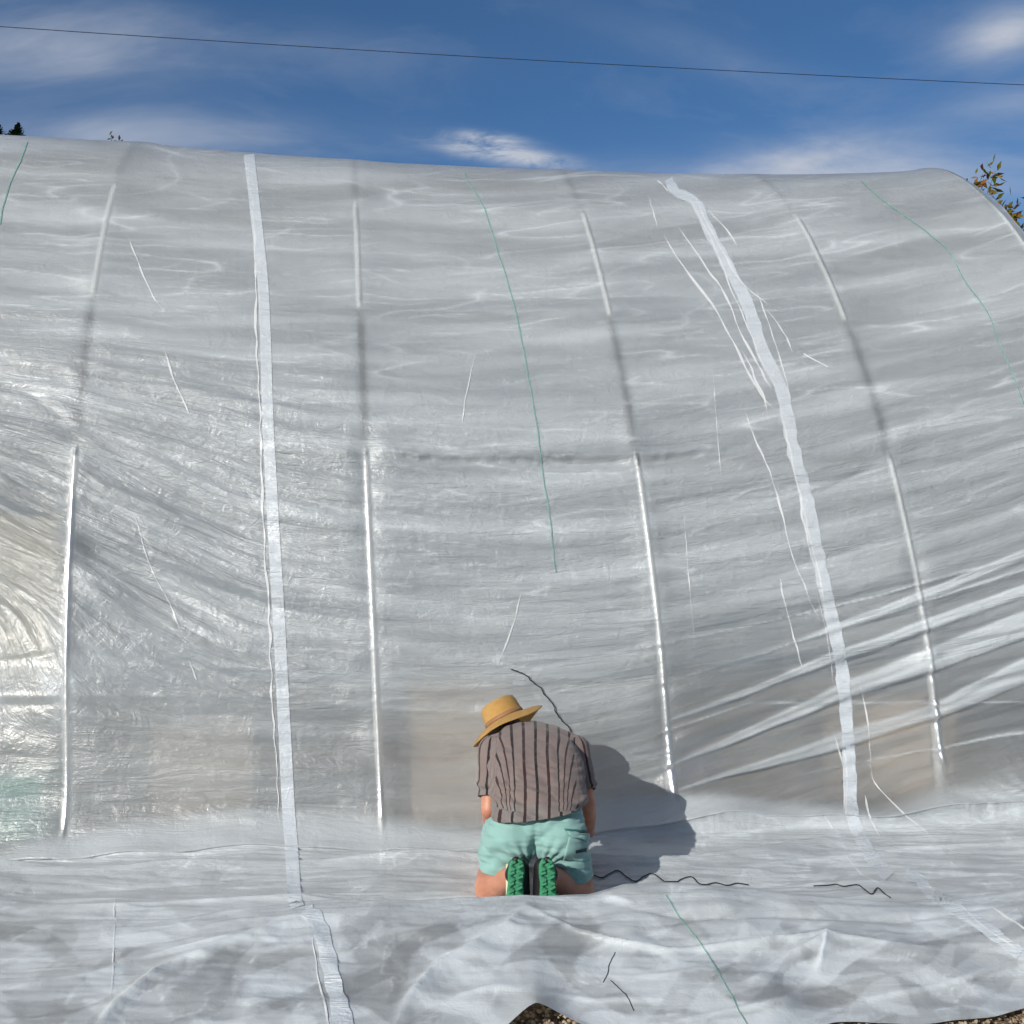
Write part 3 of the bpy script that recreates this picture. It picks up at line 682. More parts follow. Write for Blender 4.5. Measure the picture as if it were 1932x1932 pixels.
for t in np.linspace(-.6, 1.6, 40):
    X = t*1932; Y = 50+57e-3*X*1.0+(-6*4*(t-.5)**2+6)*1.0
    cpts.append(at(X, Y, 12+2*t))
v, f = tube(cpts, .0052, 6); tag(link('overhead_cable', mesh_pydata('overhead_cable', v, f), M['cable']), 'thin dark cable crossing the blue sky above the tunnel', 'cable')

# ------------------------------------------------------------------ person
def usphere(c, rx, ry, rz, ax=None, n=14):
    ax = ax or (Vector((1, 0, 0)), Vector((0, 1, 0)), Vector((0, 0, 1))); c = Vector(c); V, F = [], []
    V.append(c+ax[2]*rz)
    for i in range(1, n):
        th = PI*i/n
        for j in range(n*2):
            ph = PI*j/n; V.append(c+ax[0]*rx*math.sin(th)*math.cos(ph)+ax[1]*ry*math.sin(th)*math.sin(ph)+ax[2]*rz*math.cos(th))
    V.append(c-ax[2]*rz); m = n*2
    for j in range(m): F.append((0, 1+j, 1+(j+1) % m)); 
    for i in range(n-2):
        for j in range(m): F.append((1+i*m+j, 1+(i+1)*m+j, 1+(i+1)*m+(j+1) % m, 1+i*m+(j+1) % m))
    for j in range(m): F.append((len(V)-1, 1+(n-2)*m+(j+1) % m, 1+(n-2)*m+j))
    return V, F
def limb(pts, rs):
    out = []
    for i in range(len(pts)-1):
        a, b = Vector(pts[i]), Vector(pts[i+1]); out.append(tube([a+(b-a)*t for t in (0, .25, .5, .75, 1)], [rs[i]+(rs[i+1]-rs[i])*t for t in (0, .25, .5, .75, 1)], 16))
    for p_, r_ in zip(pts, rs): out.append(usphere(p_, r_, r_, r_, n=10))
    return out
def organic(name, parts, voxel, it, mat, parent, cuts=(), post=None, thick=0):
    v, f = merge(parts); me = mesh_pydata(name, v, f); o = bpy.data.objects.new(name, me); COL.objects.link(o)
    m = o.modifiers.new('r', 'REMESH'); m.mode = 'VOXEL'; m.voxel_size = voxel
    m = o.modifiers.new('s', 'SMOOTH'); m.factor = .5; m.iterations = it
    dg = bpy.context.evaluated_depsgraph_get(); ev = o.evaluated_get(dg); me2 = bpy.data.meshes.new_from_object(ev)
    bpy.data.objects.remove(o)
    if post: post(me2)
    if cuts:
        bm = bmesh.new(); bm.from_mesh(me2)
        for co, no, rad in cuts:
            g = [x for x in bm.verts if (rad(x.co) if callable(rad) else (x.co-co).length < rad)]; gs = set(g)
            es = [e for e in bm.edges if e.verts[0] in gs and e.verts[1] in gs]; fs = [q_ for q_ in bm.faces if all(x in gs for x in q_.verts)]
            bmesh.ops.bisect_plane(bm, geom=g+es+fs, plane_co=co, plane_no=no, clear_outer=True)
        if thick: 
            pass
        bm.to_mesh(me2); bm.free()
    me2.materials.clear()
    ob = link(name, me2, mat, parent)
    if thick:
        sm_ = ob.modifiers.new('t', 'SOLIDIFY'); sm_.thickness = thick; sm_.offset = 0
    return ob
def verts_np(me): 
    a = np.zeros(len(me.vertices)*3, np.float32); me.vertices.foreach_get('co', a); a = a.reshape(-1, 3).astype(float)
    n = np.zeros(len(me.vertices)*3, np.float32); me.vertex_normals.foreach_get('vector', n); return a, n.reshape(-1, 3).astype(float)
def n3(x, y, z, s): return (pnoise(x+z*.7, y+3.1*z, s)+pnoise(y-z*.6+9, z*1.3+x*.3, s+1))*.7

k = N('skin'); tc = k.n('TexCoord').outputs['Object']; nz_ = k.noise(tc, 18, 4)
k.pbr(k.ramp(nz_, [(.3, (.50, .21, .13)), (.7, (.60, .29, .19))]), .5, k.noise(tc, 150, 3), .15, .002, Subsurface_Weight=.12); M['skin'] = k.m
person = tag(empty('person', c1(650, 1800, 4.2)), 'kneeling person in straw hat, striped shirt and mint shorts, bowed toward the film wall', 'person')
O = lambda p, dx=0, dy=0, dz=0: Vector(p)+Vector((dx, dy, dz))
# spine: back-surface points and their half widths / thickness
back = [(695, 1190, 4.10, .185, .125), (695, 1060, 4.15, .178, .115), (692, 900, 4.22, .180, .112), (685, 740, 4.31, .188, .112), (668, 590, 4.44, .195, .11), (648, 480, 4.55, .18, .10), (625, 410, 4.66, .14, .075), (600, 400, 4.74, .07, .05)]
st = []
for i, (x, y, D, hw, ht_) in enumerate(back): st.append([c1(x, y, D), hw, ht_])
def torso(inf=0., lo=0, hi=8, zoff=0):
    V, F = [], []; n = 28; rings = []
    for i in range(lo, hi):
        p = st[i][0]; t = (st[min(i+1, 7)][0]-st[max(i-1, 0)][0]).normalized(); t.x *= .3; t.normalize()
        b = Vector((1, 0, 0)); b = (b-t*b.dot(t)).normalized(); nb = t.cross(b); 
        if nb.z-nb.y < 0: nb = -nb            # toward camera
        c = p-nb*st[i][2]; rings.append(len(V))
        for j in range(n):
            a = 2*PI*j/n; ca, sa = math.cos(a), math.sin(a); e = .8
            V.append(c+b*(st[i][1]+inf)*math.copysign(abs(ca)**e, ca)+nb*(st[i][2]+inf)*math.copysign(abs(sa)**e, sa))
    for i in range(len(rings)-1):
        for j in range(n): F.append((rings[i]+j, rings[i]+(j+1) % n, rings[i+1]+(j+1) % n, rings[i+1]+j))
    F.append(tuple(range(n-1, -1, -1))); F.append(tuple(rings[-1]+j for j in range(n)))
    bm = bmesh.new(); vs_ = [bm.verts.new(v) for v in V]; [bm.faces.new([vs_[i] for i in q_]) for q_ in F]
    bmesh.ops.recalc_face_normals(bm, faces=bm.faces); bm.verts.index_update(); out = ([v.co.copy() for v in bm.verts], [tuple(v.index for v in q_.verts) for q_ in bm.faces]); bm.free()
    return out
shL, elL, wrL = c1(322, 590, 4.60), c1(292, 1085, 4.50), c1(330, 1290, 4.72)
shR, elR, wrR = c1(985, 590, 4.60), c1(1075, 1060, 4.50), c1(1085, 1270, 4.72)
X0 = c1(655, 1300, 4.2).x
hipL, hipR = Vector((X0-.105, 4.24, .315)), Vector((X0+.105, 4.24, .315))
knL, knR = Vector((X0-.175, 4.60, .085)), Vector((X0+.175, 4.60, .085))
cfL, cfR = Vector((X0-.182, 4.27, .085)), Vector((X0+.182, 4.27, .085))
anL, anR = Vector((c1(505, 1500, 4.07).x, 4.09, .20)), Vector((c1(755, 1500, 4.07).x, 4.09, .20))
# head frame
hc = c1(418, 458, 4.84)
ax_h = Vector((-.44, .30, .85)).normalized(); fw = Vector((-.1, .93, -.36)); fw = (fw-ax_h*fw.dot(ax_h)).normalized(); sd = fw.cross(ax_h).normalized()
hf = (sd, fw, ax_h); HP = lambda a, b, c: hc+sd*a+fw*b+ax_h*c
parts = [torso(-.032, 0, 7)]
neck0 = st[6][0]+Vector((-.02, .09, -.085))
parts += limb([neck0, HP(0, -.02, -.075)], [.052, .050])
parts += [usphere(hc, .074, .095, .105, hf), usphere(HP(0, .03, -.07), .052, .06, .055, hf), usphere(HP(0, .085, -.115), .022, .018, .018, hf)]
parts += limb([HP(0, .09, .0), HP(0, .112, -.035)], [.010, .015])                                     # nose
parts += [usphere(HP(s*.075, -.005, -.02), .010, .020, .032, hf, 8) for s in (-1, 1)]               # ears
parts += [usphere(HP(0, .088, .022), .05, .012, .010, hf, 8)]                                        # brow
for sh, el, wr in ((shL, elL, wrL), (shR, elR, wrR)):
    parts += limb([sh, el], [.048, .036]); parts += limb([el, el.lerp(wr, .4), wr], [.037, .038, .025])
for hp_, kn, cf, an in ((hipL, knL, cfL, anL), (hipR, knR, cfR, anR)):
    parts += limb([hp_, kn], [.095, .062]); parts += limb([kn, cf, an], [.060, .066, .036]); parts += limb([an, O(an, 0, -.02, -.10)], [.034, .035])
def hand(wr, sgn, tgt):
    out = []; f_ = (tgt-wr).normalized(); s_ = Vector((sgn, 0, 0)); s_ = (s_-f_*s_.dot(f_)).normalized(); dn = f_.cross(s_)
    if dn.z > 0: dn = -dn
    for i in range(5): out.append(tube([wr+s_*(i-2)*.011, wr+f_*.085+s_*(i-2)*.016], [.014, .012], 10))
    for i, L in enumerate((.062, .075, .080, .072, .058)[1:]):
        b = wr+f_*.082+s_*(-.030+i*.020); kk = b+f_*L*.45+dn*.006; k2 = kk+f_*L*.26+dn*L*.28; k3 = k2+f_*L*.1+dn*L*.28
        out += limb([b, kk, k2, k3], [.0095, .0085, .008, .007])
    t0 = wr+f_*.025-s_*.022; t1 = t0+f_*.035-s_*.026+dn*.012; t2 = t1+f_*.028-s_*.002+dn*.012
    out += limb([t0, t1, t2], [.013, .010, .0085]); return out
parts += hand(wrL, -1, O(wrL, .05, .13, -.07)); parts += hand(wrR, 1, O(wrR, -.06, .13, -.06))
body = organic('body', parts, .0055, 3, M['skin'], person)
M['eye'] = simple('eye_white', (.8, .78, .75), .2, .02); M['lip'] = simple('lip', (.45, .16, .13), .5, .05)
for s in (-1, 1):
    v, f = usphere(HP(s*.030, .084, .0), .012, .010, .009, hf, 8); link('eye', mesh_pydata('eye', v, f), M['eye'], person)
v, f = usphere(HP(0, .092, -.075), .022, .008, .007, hf, 8); link('mouth', mesh_pydata('mouth', v, f), M['lip'], person)
k = N('hair'); tc = k.n('TexCoord').outputs['Object']; nz_ = k.noise(k.mapping(tc, (120, 120, 18)), 1, 3); k.pbr(k.ramp(nz_, [(.3, (.05, .035, .025)), (.7, (.14, .10, .07))]), .6, nz_, .6, .006)
hair = organic('hair', [usphere(HP(0, -.018, .012), .083, .092, .106, hf), usphere(HP(0, -.05, -.05), .066, .05, .05, hf), usphere(HP(.012, -.04, -.055), .066, .055, .06, hf)], .006, 2, k.m, person)

# shirt
def stripe_shirt():
    k = N('striped_shirt'); u = k.n('Attribute', attribute_name='stripe').outputs['Fac']; tc = k.n('TexCoord').outputs['Object']
    uu = k.math('MULTIPLY', u, 1/.0485); fr = k.math('ABSOLUTE', k.math('SUBTRACT', k.math('FRACT', uu), .5))
    jg = k.math('MULTIPLY', k.math('SUBTRACT', k.noise(tc, 60, 3), .5), .05)
    line = k.ramp(k.math('ADD', fr, jg), [(.105, (1, 1, 1)), (.130, (0, 0, 0))])
    alt = k.math('FRACT', k.math('MULTIPLY', k.math('FLOOR', uu), .5))
    lc = k.mix(k.math('GREATER_THAN', alt, .25), (.010, .008, .010, 1), (.055, .010, .010, 1))
    lc = k.mix(k.math('GREATER_THAN', fr, .045), lc, (.02, .012, .012, 1))
    fine = k.n('TexWave', {'Vector': k.n('CombineXYZ', {0: u}).outputs[0], 'Scale': 95., 'Distortion': .4}).outputs[1]
    baseA = k.mix(fine, (.185, .140, .128, 1), (.29, .225, .205, 1))
    hem = k.n('Attribute', attribute_name='lower').outputs['Fac']
    base = k.mix(hem, baseA, (.215, .205, .195, 1))
    base = k.mix(k.noise(tc, 25, 5), base, (.19, .15, .14, 1))
    k.pbr(k.mix(line, base, lc), .85, k.noise(tc, 300, 3), .25, .002, Sheen_Weight=.15); return k.m
M['shirt'] = stripe_shirt()
def shirt_post(me):
    a, n = verts_np(me); x, y, z_ = a.T
    up_ = np.clip((a[:, 2]-.38)/.3, 0, 1)
    dsp = .013*np.abs(n3(x*9, y*5, z_*5, 101))-.004+.0045*(1-np.abs(n3(x*16+z_*9, y*7, z_*12, 102))*2)*ss(.72, .55, z_)
    dsp = dsp*(1-.8*((np.abs(x-X0) > .195) & (y > 4.40)))
    # tension folds at armpits
    for c, sg in ((shL, 1),):
        rr = np.hypot(x-c.x-sg*.06, z_-c.z+.10); ang = np.arctan2(z_-c.z+.10, (x-c.x-sg*.06)*sg)
        dsp += .0035*np.sin(ang*7+2)*np.exp(-(rr/.15)**2)
    # waist horizontal fold
    hemz = .455+.012*pnoise(x*9, x*0, 103)
    dsp += .007*np.exp(-((z_-hemz)/.009)**2)-.004*np.exp(-((z_-hemz+.02)/.012)**2)
    a2 = a+n*dsp[:, None]; me.vertices.foreach_set('co', a2.reshape(-1).astype(np.float32))
    # stripe coordinate
    u = (x-st[4][0].x)+.020+.006*pnoise(z_*7, x*3, 104)
    u = u*(1-.18*np.clip((z_-.62)/.15, 0, 1))
    for c, e, sg in ((shL, elL, -1), (shR, elR, 1)):
        m_ = (sg*(x-c.x) > -.018-.25*np.clip(c.z-.04-z_, 0, .05)*0+.0) & (z_ < c.z+.05)
        cx = np.interp(z_, [e.z, c.z], [e.x, c.x]); cy = np.interp(z_, [e.z, c.z], [e.y, c.y])
        ang = np.arctan2(x-cx, cy-y); us = ang*.058+.03+.10*sg*0
        dg = np.clip((z_-(c.z-.20))/.25, 0, 1)
        us2 = (x-c.x)+.55*(z_-c.z)*(-sg)
        inner = np.abs(x-cx) < .062
        u = np.where(m_ & inner, us*(1-dg)+us2*dg if False else us, u)
        near_ = (~m_) & (np.abs(x-c.x) < .10) & (z_ > c.z-.16)
        u = np.where(near_, u+sg*.62*np.clip(c.z+.05-z_, 0, 1)*ss(.11, .03, np.abs(x-c.x)), u)
    attr(me, 'stripe', u+10.0); attr(me, 'lower', ss(.46, .45, z_-.0*x))
    me.update()
cb = c1(695, 1085, 4.15)
sp_parts = [torso(.014, 0, 8), usphere(O(cb, .005, .125, -.02), .205, .150, .11)]
sp_parts += limb([st[5][0]+Vector((-.11, .06, -.055)), O(shL, .0, 0, -.01), shL.lerp(elL, .5), O(shL.lerp(elL, .86), 0, 0, 0), O(elL, 0, 0, .0)], [.062, .066, .056, .053, .050])
sp_parts += limb([st[5][0]+Vector((.11, .06, -.055)), O(shR, -.005, 0, -.01), shR.lerp(elR, .5), O(shR.lerp(elR, .80), 0, 0, 0), O(elR, 0, 0, .0)], [.062, .066, .057, .054, .050])
cutL = shL.lerp(elL, .80); cutR = shR.lerp(elR, .74)
shirt = organic('shirt', sp_parts, .0050, 5, M['shirt'], person, cuts=[(cutL, (elL-shL).normalized(), .13), (cutR, (elR-shR).normalized(), .13), (O(cb, 0, .1, -.024), Vector((.12, .02, -1)).normalized(), lambda p_: p_.y < 4.44 and abs(p_.x-X0) < .26)], post=shirt_post, thick=.003)
# collar
cv_ = 0
if 0: cv, cf_ = tube([st[6][0]+Vector((.075*math.cos(t), .045+.06*math.sin(t), .005-.035*math.sin(t))) for t in np.linspace(0, 2*PI, 30)], .012, 8); link('collar', mesh_pydata('collar', cv, cf_), M['shirt'], shirt)

# shorts
k = N('mint_cloth'); tc = k.n('TexCoord').outputs['Object']; nz_ = k.noise(tc, 14, 5)
k.pbr(k.ramp(nz_, [(.3, (.245, .445, .41)), (.7, (.29, .50, .46))]), .8, k.noise(tc, 350, 2), .2, .0015, Sheen_Weight=.2); M['mint'] = k.m
M['dark'] = simple('dark_tag', (.01, .015, .03), .6); M['mintshade'] = simple('pocket_shade', (.05, .16, .15), .8)
def shorts_post(me):
    a, n = verts_np(me); x, y, z_ = a.T; xr = x-X0
    dsp = .005*n3(x*12, y*8, z_*12, 111)+.004*(1-2*np.abs(n3(x*8+z_*8, y*6, z_*14, 117)))
    for sg in (-1, 1):                   # creases radiating from the crotch
        cx, cz = sg*.035, .215; ang = np.arctan2(z_-cz, sg*(xr-cx)); rr = np.hypot(xr-cx, z_-cz)
        dsp += .0045*np.sin(ang*13+sg+2.5*pnoise(rr*9, ang, 113))*np.exp(-((rr-.07)/.055)**2)*(sg*xr > 0)
    dsp += .006*np.sin((z_+.7*np.abs(xr))*62+3*pnoise(x*6, z_*6, 114))*ss(.10, .2, np.abs(xr))*ss(.32, .24, z_)*(.35+.65*(xr < 0))
    dsp += .0045*np.sin(x*95+2*pnoise(x*9, z_*9, 115))*ss(.37, .41, z_)
    dsp -= .005*np.exp(-(xr/.012)**2)*ss(.45, .36, z_)      # seat seam
    a2 = a+n*dsp[:, None]; me.vertices.foreach_set('co', a2.reshape(-1).astype(np.float32)); me.update()
wst = c1(700, 1150, 4.14)
pp = [usphere(Vector((X0+.015, 4.25, .36)), .180, .115, .10), usphere(Vector((X0-.088, 4.215, .315)), .118, .112, .112), usphere(Vector((X0+.095, 4.215, .315)), .118, .112, .112)]
pp += [usphere(O(wst, -.005, .098, -.04), .186, .122, .09)]
pp += limb([O(wst, -.06, .125, -.02), O(wst, -.06, .16, .06)], [.105, .085])+limb([O(wst, .07, .125, -.02), O(wst, .07, .16, .06)], [.105, .085])
for sg in (-1, 1):
    cx = X0+sg*.128
    pp += limb([Vector((X0+sg*.105, 4.25, .30)), Vector((X0+sg*.130, 4.30, .19)), Vector((X0+sg*.155, 4.50, .13))], [.112, .102, .092])
    pp += limb([Vector((X0+sg*.098, 4.235, .315)), Vector((X0+sg*.124, 4.25, .22)), Vector((X0+sg*.146, 4.27, .07))], [.106, .102, .104])
cuts = [(Vector((X0-.15, 4.3, .143)), Vector((-.10, .12, -1)).normalized(), .6), ]
shorts = organic('shorts', pp, .0052, 6, M['mint'], person, cuts=[(Vector((X0, 4.25, .166)), Vector((-.10, .12, -1)).normalized(), .9), (O(wst, 0, .1, .046), Vector((.05, .3, 1)).normalized(), .5)], post=shorts_post, thick=.004)
a_, _n = verts_np(shorts.data)
sb_ = BVHTree.FromPolygons([Vector(p) for p in a_], [tuple(q_.vertices) for q_ in shorts.data.polygons])
def patch(name, tree, poly, nx_, ny_, mat, parent, off, thick=.003):
    # poly: 4 corners tl, tr, br, bl in the person detail view
    V, F = [], []; ok = True; grid = []
    for j in range(ny_+1):
        for i in range(nx_+1):
            u_, v_ = i/nx_, j/ny_; tl, tr, br, bl = [np.array(p_) for p_ in poly]
            e = (tl*(1-u_)+tr*u_)*(1-v_)+(bl*(1-u_)+br*u_)*v_
            h = hit((e[0]/4.2+860)*.9928, (e[1]/4.2+1280)*.9928, off, tree)
            if h is None: h = V[-1] if V else Vector((0, 0, 0))
            V.append(h)
    for j in range(ny_):
        for i in range(nx_): b = j*(nx_+1)+i; F.append((b, b+nx_+1, b+nx_+2, b+1))
    o = link(name, mesh_pydata(name, V, F), mat, parent); m_ = o.modifiers.new('t', 'SOLIDIFY'); m_.thickness = thick; m_.offset = 0; return o
patch('pocket_flap', sb_, [(905, 1262), (1100, 1275), (1085, 1330), (950, 1310)], 10, 5, M['mint'], shorts, .012)
patch('pocket_shade_strip', sb_, [(890, 1240), (1105, 1255), (1100, 1276), (905, 1262)], 10, 2, M['mintshade'], shorts, .005, .002)  # dark strip paints the shadow slash above the pocket flap
patch('pocket', sb_, [(925, 1300), (1080, 1340), (1040, 1505), (880, 1480)], 10, 10, M['mint'], shorts, .006)
patch('tag', sb_, [(968, 1405), (1048, 1392), (1050, 1412), (972, 1425)], 6, 2, M['dark'], shorts, .011, .002)
patch('waistband', sb_, [(345, 1140), (1090, 1092), (1092, 1112), (345, 1162)], 30, 2, M['mint'], shorts, .004, .003)

# shoes
M['black'] = simple('shoe_upper', (.008, .008, .010), .55, .3, 80); M['sole'] = simple('green_rubber', (.05, .28, .14), .55, .12, 40); M['lug'] = simple('green_rubber_lug', (.012, .09, .045), .5, .1); M['yel'] = simple('yellow_toe', (.55, .62, .08), .5, .05)
def shoe(cx_c, an, sgn):
    b = c1(cx_c, 1640, 3.985); X = b.x
    pr_ = limb([Vector((X-sgn*.016, 4.05, .24)), Vector((X-sgn*.018, 4.052, .14)), Vector((X-sgn*.016, 4.05, .045))], [.036, .038, .038])+limb([Vector((X, 4.06, .24)), an, O(an, 0, .04, -.01)], [.032, .044, .042])+[usphere(Vector((X, 4.09, .045)), .036, .05, .03)]
    s_ = organic('shoe', pr_, .005, 3, M['black'], person)
    # outsole: footprint outline in the xz plane, facing the camera
    zs = np.linspace(.012, .292, 36); t = (zs-.012)/.28
    wl = .5*np.interp(t, [0, .05, .15, .3, .5, .65, .8, .93, 1], [.030, .058, .078, .084, .068, .060, .066, .056, .026])
    V, F = [], []; n = 7
    for i, (z__, h_) in enumerate(zip(zs, wl)):
        cxo = X+sgn*.004*math.sin(t[i]*PI*1.3); yb = 3.992+.012*t[i]+.02*max(0, .2-t[i])
        for j in range(n):
            u_ = -1+2*j/(n-1); V.append(Vector((cxo+u_*h_, yb-.006*(1-u_*u_), z__)))
    for i in range(35):
        for j in range(n-1): F.append((i*n+j, i*n+j+1, (i+1)*n+j+1, (i+1)*n+j))
    so = link('sole', mesh_pydata('sole', V, F), M['sole'], s_); m_ = so.modifiers.new('t', 'SOLIDIFY'); m_.thickness = .026; m_.offset = -1
    so.data.flip_normals() if False else None
    lugs, pits = [], []
    for i in range(13):
        z__ = .03+i*.0205; t_ = (z__-.012)/.28; h_ = float(np.interp(z__, zs, wl)); yb = 3.984+.012*t_+.02*max(0, .2-t_)
        for u_, tl in ((-.52, .5*(-1)**i+random.uniform(-.15, .15)), (.52, -.5*(-1)**i+random.uniform(-.15, .15))):
            c = Vector((X+sgn*.004*math.sin(t_*PI*1.3)+u_*h_, yb-.0035, z__+.006*(u_ > 0)))
            a1 = Vector((math.cos(tl), 0, math.sin(tl))); a2 = Vector((-math.sin(tl), 0, math.cos(tl)))
            lugs.append(box(c, h_*.80, .006, .0088, (a1, Vector((0, 1, 0)), a2)))
            pits.append(box(c+Vector((h_*.1, .0015, .0085)), h_*.5, .005, .004, (a1, Vector((0, 1, 0)), a2)))
    bev('lug', lugs, M['sole'], s_, .0015); 
    bev('tread_groove', pits, M['lug'], s_, .0005)
    v, f = usphere(Vector((X-sgn*.012, 3.986, .058)), .030, .010, .022, n=10); link('toe_guard', mesh_pydata('toe_guard', v, f), M['yel'], s_)
    # laces / heel tab beads on the inner side
    v, f = merge([usphere(Vector((X+sgn*-.0, 4.0, .285)), .016, .010, .012, n=6)]); link('heel_tab', mesh_pydata('heel_tab', v, f), M['black'], s_)
    v, f = tube([Vector((X-.033, 4.07, .20)), Vector((X-.0, 4.035, .215)), Vector((X+.033, 4.07, .20))], .010, 8); 
shoe(507, anL, -1); shoe(757, anR, 1)
M['sock'] = simple('pale_sock', (.75, .72, .5), .8, .05)
v, f = tube([O(anL, -.032, .03, .03), O(anL, -.030, -.03, -.05), O(anL, -.034, -.045, -.14)], [.008, .009, .006], 8); link('sock', mesh_pydata('sock', v, f), M['sock'], person)

# hat
k = N('straw'); u = k.n('UVMap', uv_map='weave').outputs[0]
ring = k.n('TexWave', {'Vector': k.mapping(u, (0, 1, 1)), 'Scale': 34., 'Distortion': .6}, bands_direction='Y').outputs[1]
brd = k.n('TexWave', {'Vector': k.mapping(u, (1, .35, 1)), 'Scale': 95., 'Distortion': 1.}, bands_direction='DIAGONAL').outputs[1]
hh = k.math('ADD', k.math('MULTIPLY', ring, 1.3), k.math('MULTIPLY', brd, .6)); vv = k.noise(k.mapping(u, (30, 20, 1)), 1, 4)
cl = k.ramp(k.math('MULTIPLY', k.math('ADD', hh, vv), .42), [(.15, (.34, .15, .035)), (.55, (.74, .41, .11)), (.9, (.86, .56, .20))])
k.pbr(cl, .6, hh, .7, .003); M['straw'] = k.m
hb = HP(.020, -.016, .040)
def lathe(name, prof_, wave, mat, parent, n=96):
    V, F, U = [], [], []; m = len(prof_)
    for i, (r_, h_) in enumerate(prof_):
        for j in range(n):
            a = 2*PI*j/n; ex = 1.0; ey = 1.10 if True else 1
            V.append(hb+sd*r_*math.cos(a)+fw*r_*ey*math.sin(a)+ax_h*(h_+wave(r_, a))); U.append((j/n, i/m))
    for i in range(m-1):
        for j in range(n): F.append((i*n+j, i*n+(j+1) % n, (i+1)*n+(j+1) % n, (i+1)*n+j))
    me = mesh_pydata(name, V, F); uvl = me.uv_layers.new(name='weave')
    for l in me.loops: uvl.data[l.index].uv = U[l.vertex_index]
    o = link(name, me, mat, parent); md = o.modifiers.new('t', 'SOLIDIFY'); md.thickness = .003; md.offset = 0; return o
def wave(r_, a):
    t = max(0, (r_-.095)/.10); return t*(.012*math.cos(2*a)+.016*math.cos(a)*1+.010*math.sin(3*a+1)-.004)*1.0+(-.012*max(0, math.sin(a-1.2+PI))*t)
pf = [(.0005, .098), (.03, .099), (.055, .098), (.072, .095), (.082, .088), (.087, .074), (.089, .055), (.091, .035), (.093, .015), (.095, .004), (.101, .0)]+[(.101+.0085*i, .0-.0003*i*i) for i in range(1, 11)]
hat = lathe('hat', pf, wave, M['straw'], person)
M['hband'] = simple('hat_band', (.34, .17, .08), .6, .1)
lathe('hat_band', [(.0975, .004), (.0965, .012), (.0952, .022)], lambda r_, a: 0, M['hband'], hat)

# ------------------------------------------------------------------ light and sky
EL, AZ = math.radians(26), math.radians(38.5)
dirv = Vector((math.sin(AZ)*math.cos(EL), math.cos(AZ)*math.cos(EL), -math.sin(EL)))
sd_ = bpy.data.lights.new('sun', 'SUN'); sun = bpy.data.objects.new('sun', sd_); COL.objects.link(sun)
sun.rotation_euler = dirv.to_track_quat('-Z', 'Y').to_euler(); sun.location = (-5, -8, 8)
sd_.energy = 3.9; sd_.angle = math.radians(.5); sd_.color = (1, .95, .87)
W = bpy.data.worlds.new('World'); S.world = W; W.use_nodes = True; nt = W.node_tree; nt.nodes.clear()
class WN(N):
    def __init__(s, t): s.t = t
w_ = WN(nt)
sky = w_.n('TexSky', sky_type='NISHITA', sun_disc=False, sun_elevation=EL, sun_rotation=math.radians(218), altitude=1500, air_density=1.0, dust_density=.2, ozone_density=3.5)
g = w_.n('TexCoord').outputs['Generated']; sep = w_.n('SeparateXYZ', {0: g}).outputs
ysafe = w_.math('MAXIMUM', sep[1], .15); U_ = w_.math('DIVIDE', sep[0], ysafe); V_ = w_.math('DIVIDE', sep[2], ysafe)
vec = w_.n('CombineXYZ', {0: U_, 1: V_}).outputs[0]
def gauss(u0, v0, su, sv, rot=0):
    c, s = math.cos(rot), math.sin(rot)
    du = w_.math('SUBTRACT', U_, u0); dv = w_.math('SUBTRACT', V_, v0)
    a = w_.math('DIVIDE', w_.math('ADD', w_.math('MULTIPLY', du, c), w_.math('MULTIPLY', dv, s)), su)
    b = w_.math('DIVIDE', w_.math('SUBTRACT', w_.math('MULTIPLY', dv, c), w_.math('MULTIPLY', du, s)), sv)
    return w_.math('EXPONENT', w_.math('MULTIPLY', w_.math('ADD', w_.math('MULTIPLY', a, a), w_.math('MULTIPLY', b, b)), -1.))
def sumn(L):
    o = L[0]
    for x in L[1:]: o = w_.math('ADD', o, x)
    return o
n1 = w_.noise(w_.mapping(vec, (3.2, 10, 1), (0, 0, -.12)), 1, 6, .6, .5)
n2 = w_.noise(w_.mapping(vec, (16, 50, 1), (0, 0, -.25)), 1, 6, .65, .4)
def mul(a, b): return w_.math('MULTIPLY', a, b)
def pv(px_, py_): 
    r = ray(px_, py_); return r.x/r.y, r.z/r.y
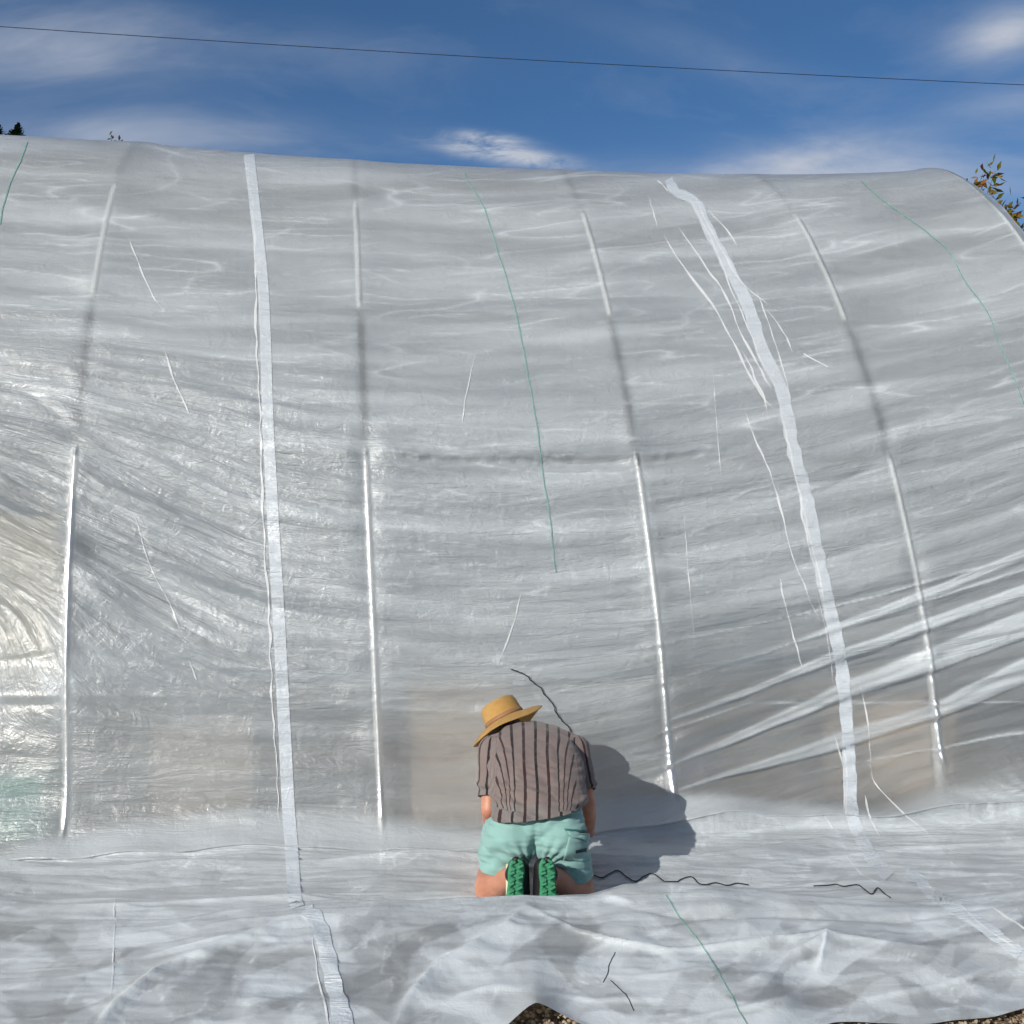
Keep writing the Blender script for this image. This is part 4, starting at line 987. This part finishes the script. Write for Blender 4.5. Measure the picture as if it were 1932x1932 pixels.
cir = sumn([mul(gauss(*pv(60, 110), .15, .040, -.05), .8), mul(gauss(*pv(420, 60), .17, .022, -.12), .35), mul(gauss(*pv(200, 255), .20, .022, 0), .75), mul(gauss(*pv(1900, 60), .05, .024, .3), 1.5), mul(gauss(*pv(1890, 200), .07, .02, .1), .7),
            mul(gauss(*pv(1700, 320), .24, .028, .05), 1.25), mul(gauss(*pv(1330, 100), .14, .02, -.3), .25), mul(gauss(*pv(1500, 290), .10, .016, .2), .4)])
cmask = mul(cir, w_.ramp(n1, [(.30, (.12,)*3), (.72, (1, 1, 1))]))
cmask = w_.math('ADD', cmask, mul(w_.ramp(n1, [(.5, (0,)*3), (.8, (.18,)*3)]), 1.))
small = mul(w_.math('ADD', gauss(*pv(955, 292), .062, .0085, -.16), mul(gauss(*pv(920, 262), .032, .006, -.1), .9)), w_.ramp(n2, [(.32, (.1,)*3), (.60, (1.5,)*3)]))
cm = w_.n('Clamp', {0: w_.math('ADD', mul(cmask, .85), mul(small, .95)), 1: 0., 2: .92}).outputs[0]
base = w_.n('Mix', {0: 1., 6: sky.outputs[0], 7: (.60, .84, .97, 1)}, data_type='RGBA', blend_type='MULTIPLY').outputs[2]
back_fill_cloud = mul(w_.ramp(sep[1], [(0, (1,)*3), (.25, (0,)*3)]), w_.ramp(w_.noise(w_.mapping(g, (2, 2, 5)), 1, 5), [(.35, (.25,)*3), (.6, (.8,)*3)]))  # pale cloud added out of view behind the camera to whiten ambient light
base = w_.mix(back_fill_cloud, base, (2.25, 2.3, 2.35, 1))
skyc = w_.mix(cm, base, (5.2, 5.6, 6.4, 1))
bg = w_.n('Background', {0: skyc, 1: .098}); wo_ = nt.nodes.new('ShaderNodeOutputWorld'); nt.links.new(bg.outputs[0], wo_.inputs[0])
S.view_settings.view_transform = 'Standard'; S.view_settings.look = 'None'; S.view_settings.exposure = 0; S.view_settings.gamma = 1
S.cycles.use_denoising = True; S.cycles.use_adaptive_sampling = True; S.cycles.adaptive_threshold = .03; S.cycles.adaptive_min_samples = 24; S.cycles.max_bounces = 6; S.cycles.transparent_max_bounces = 8; S.cycles.transmission_bounces = 4; S.cycles.diffuse_bounces = 4
S.cycles.sample_clamp_indirect = 6
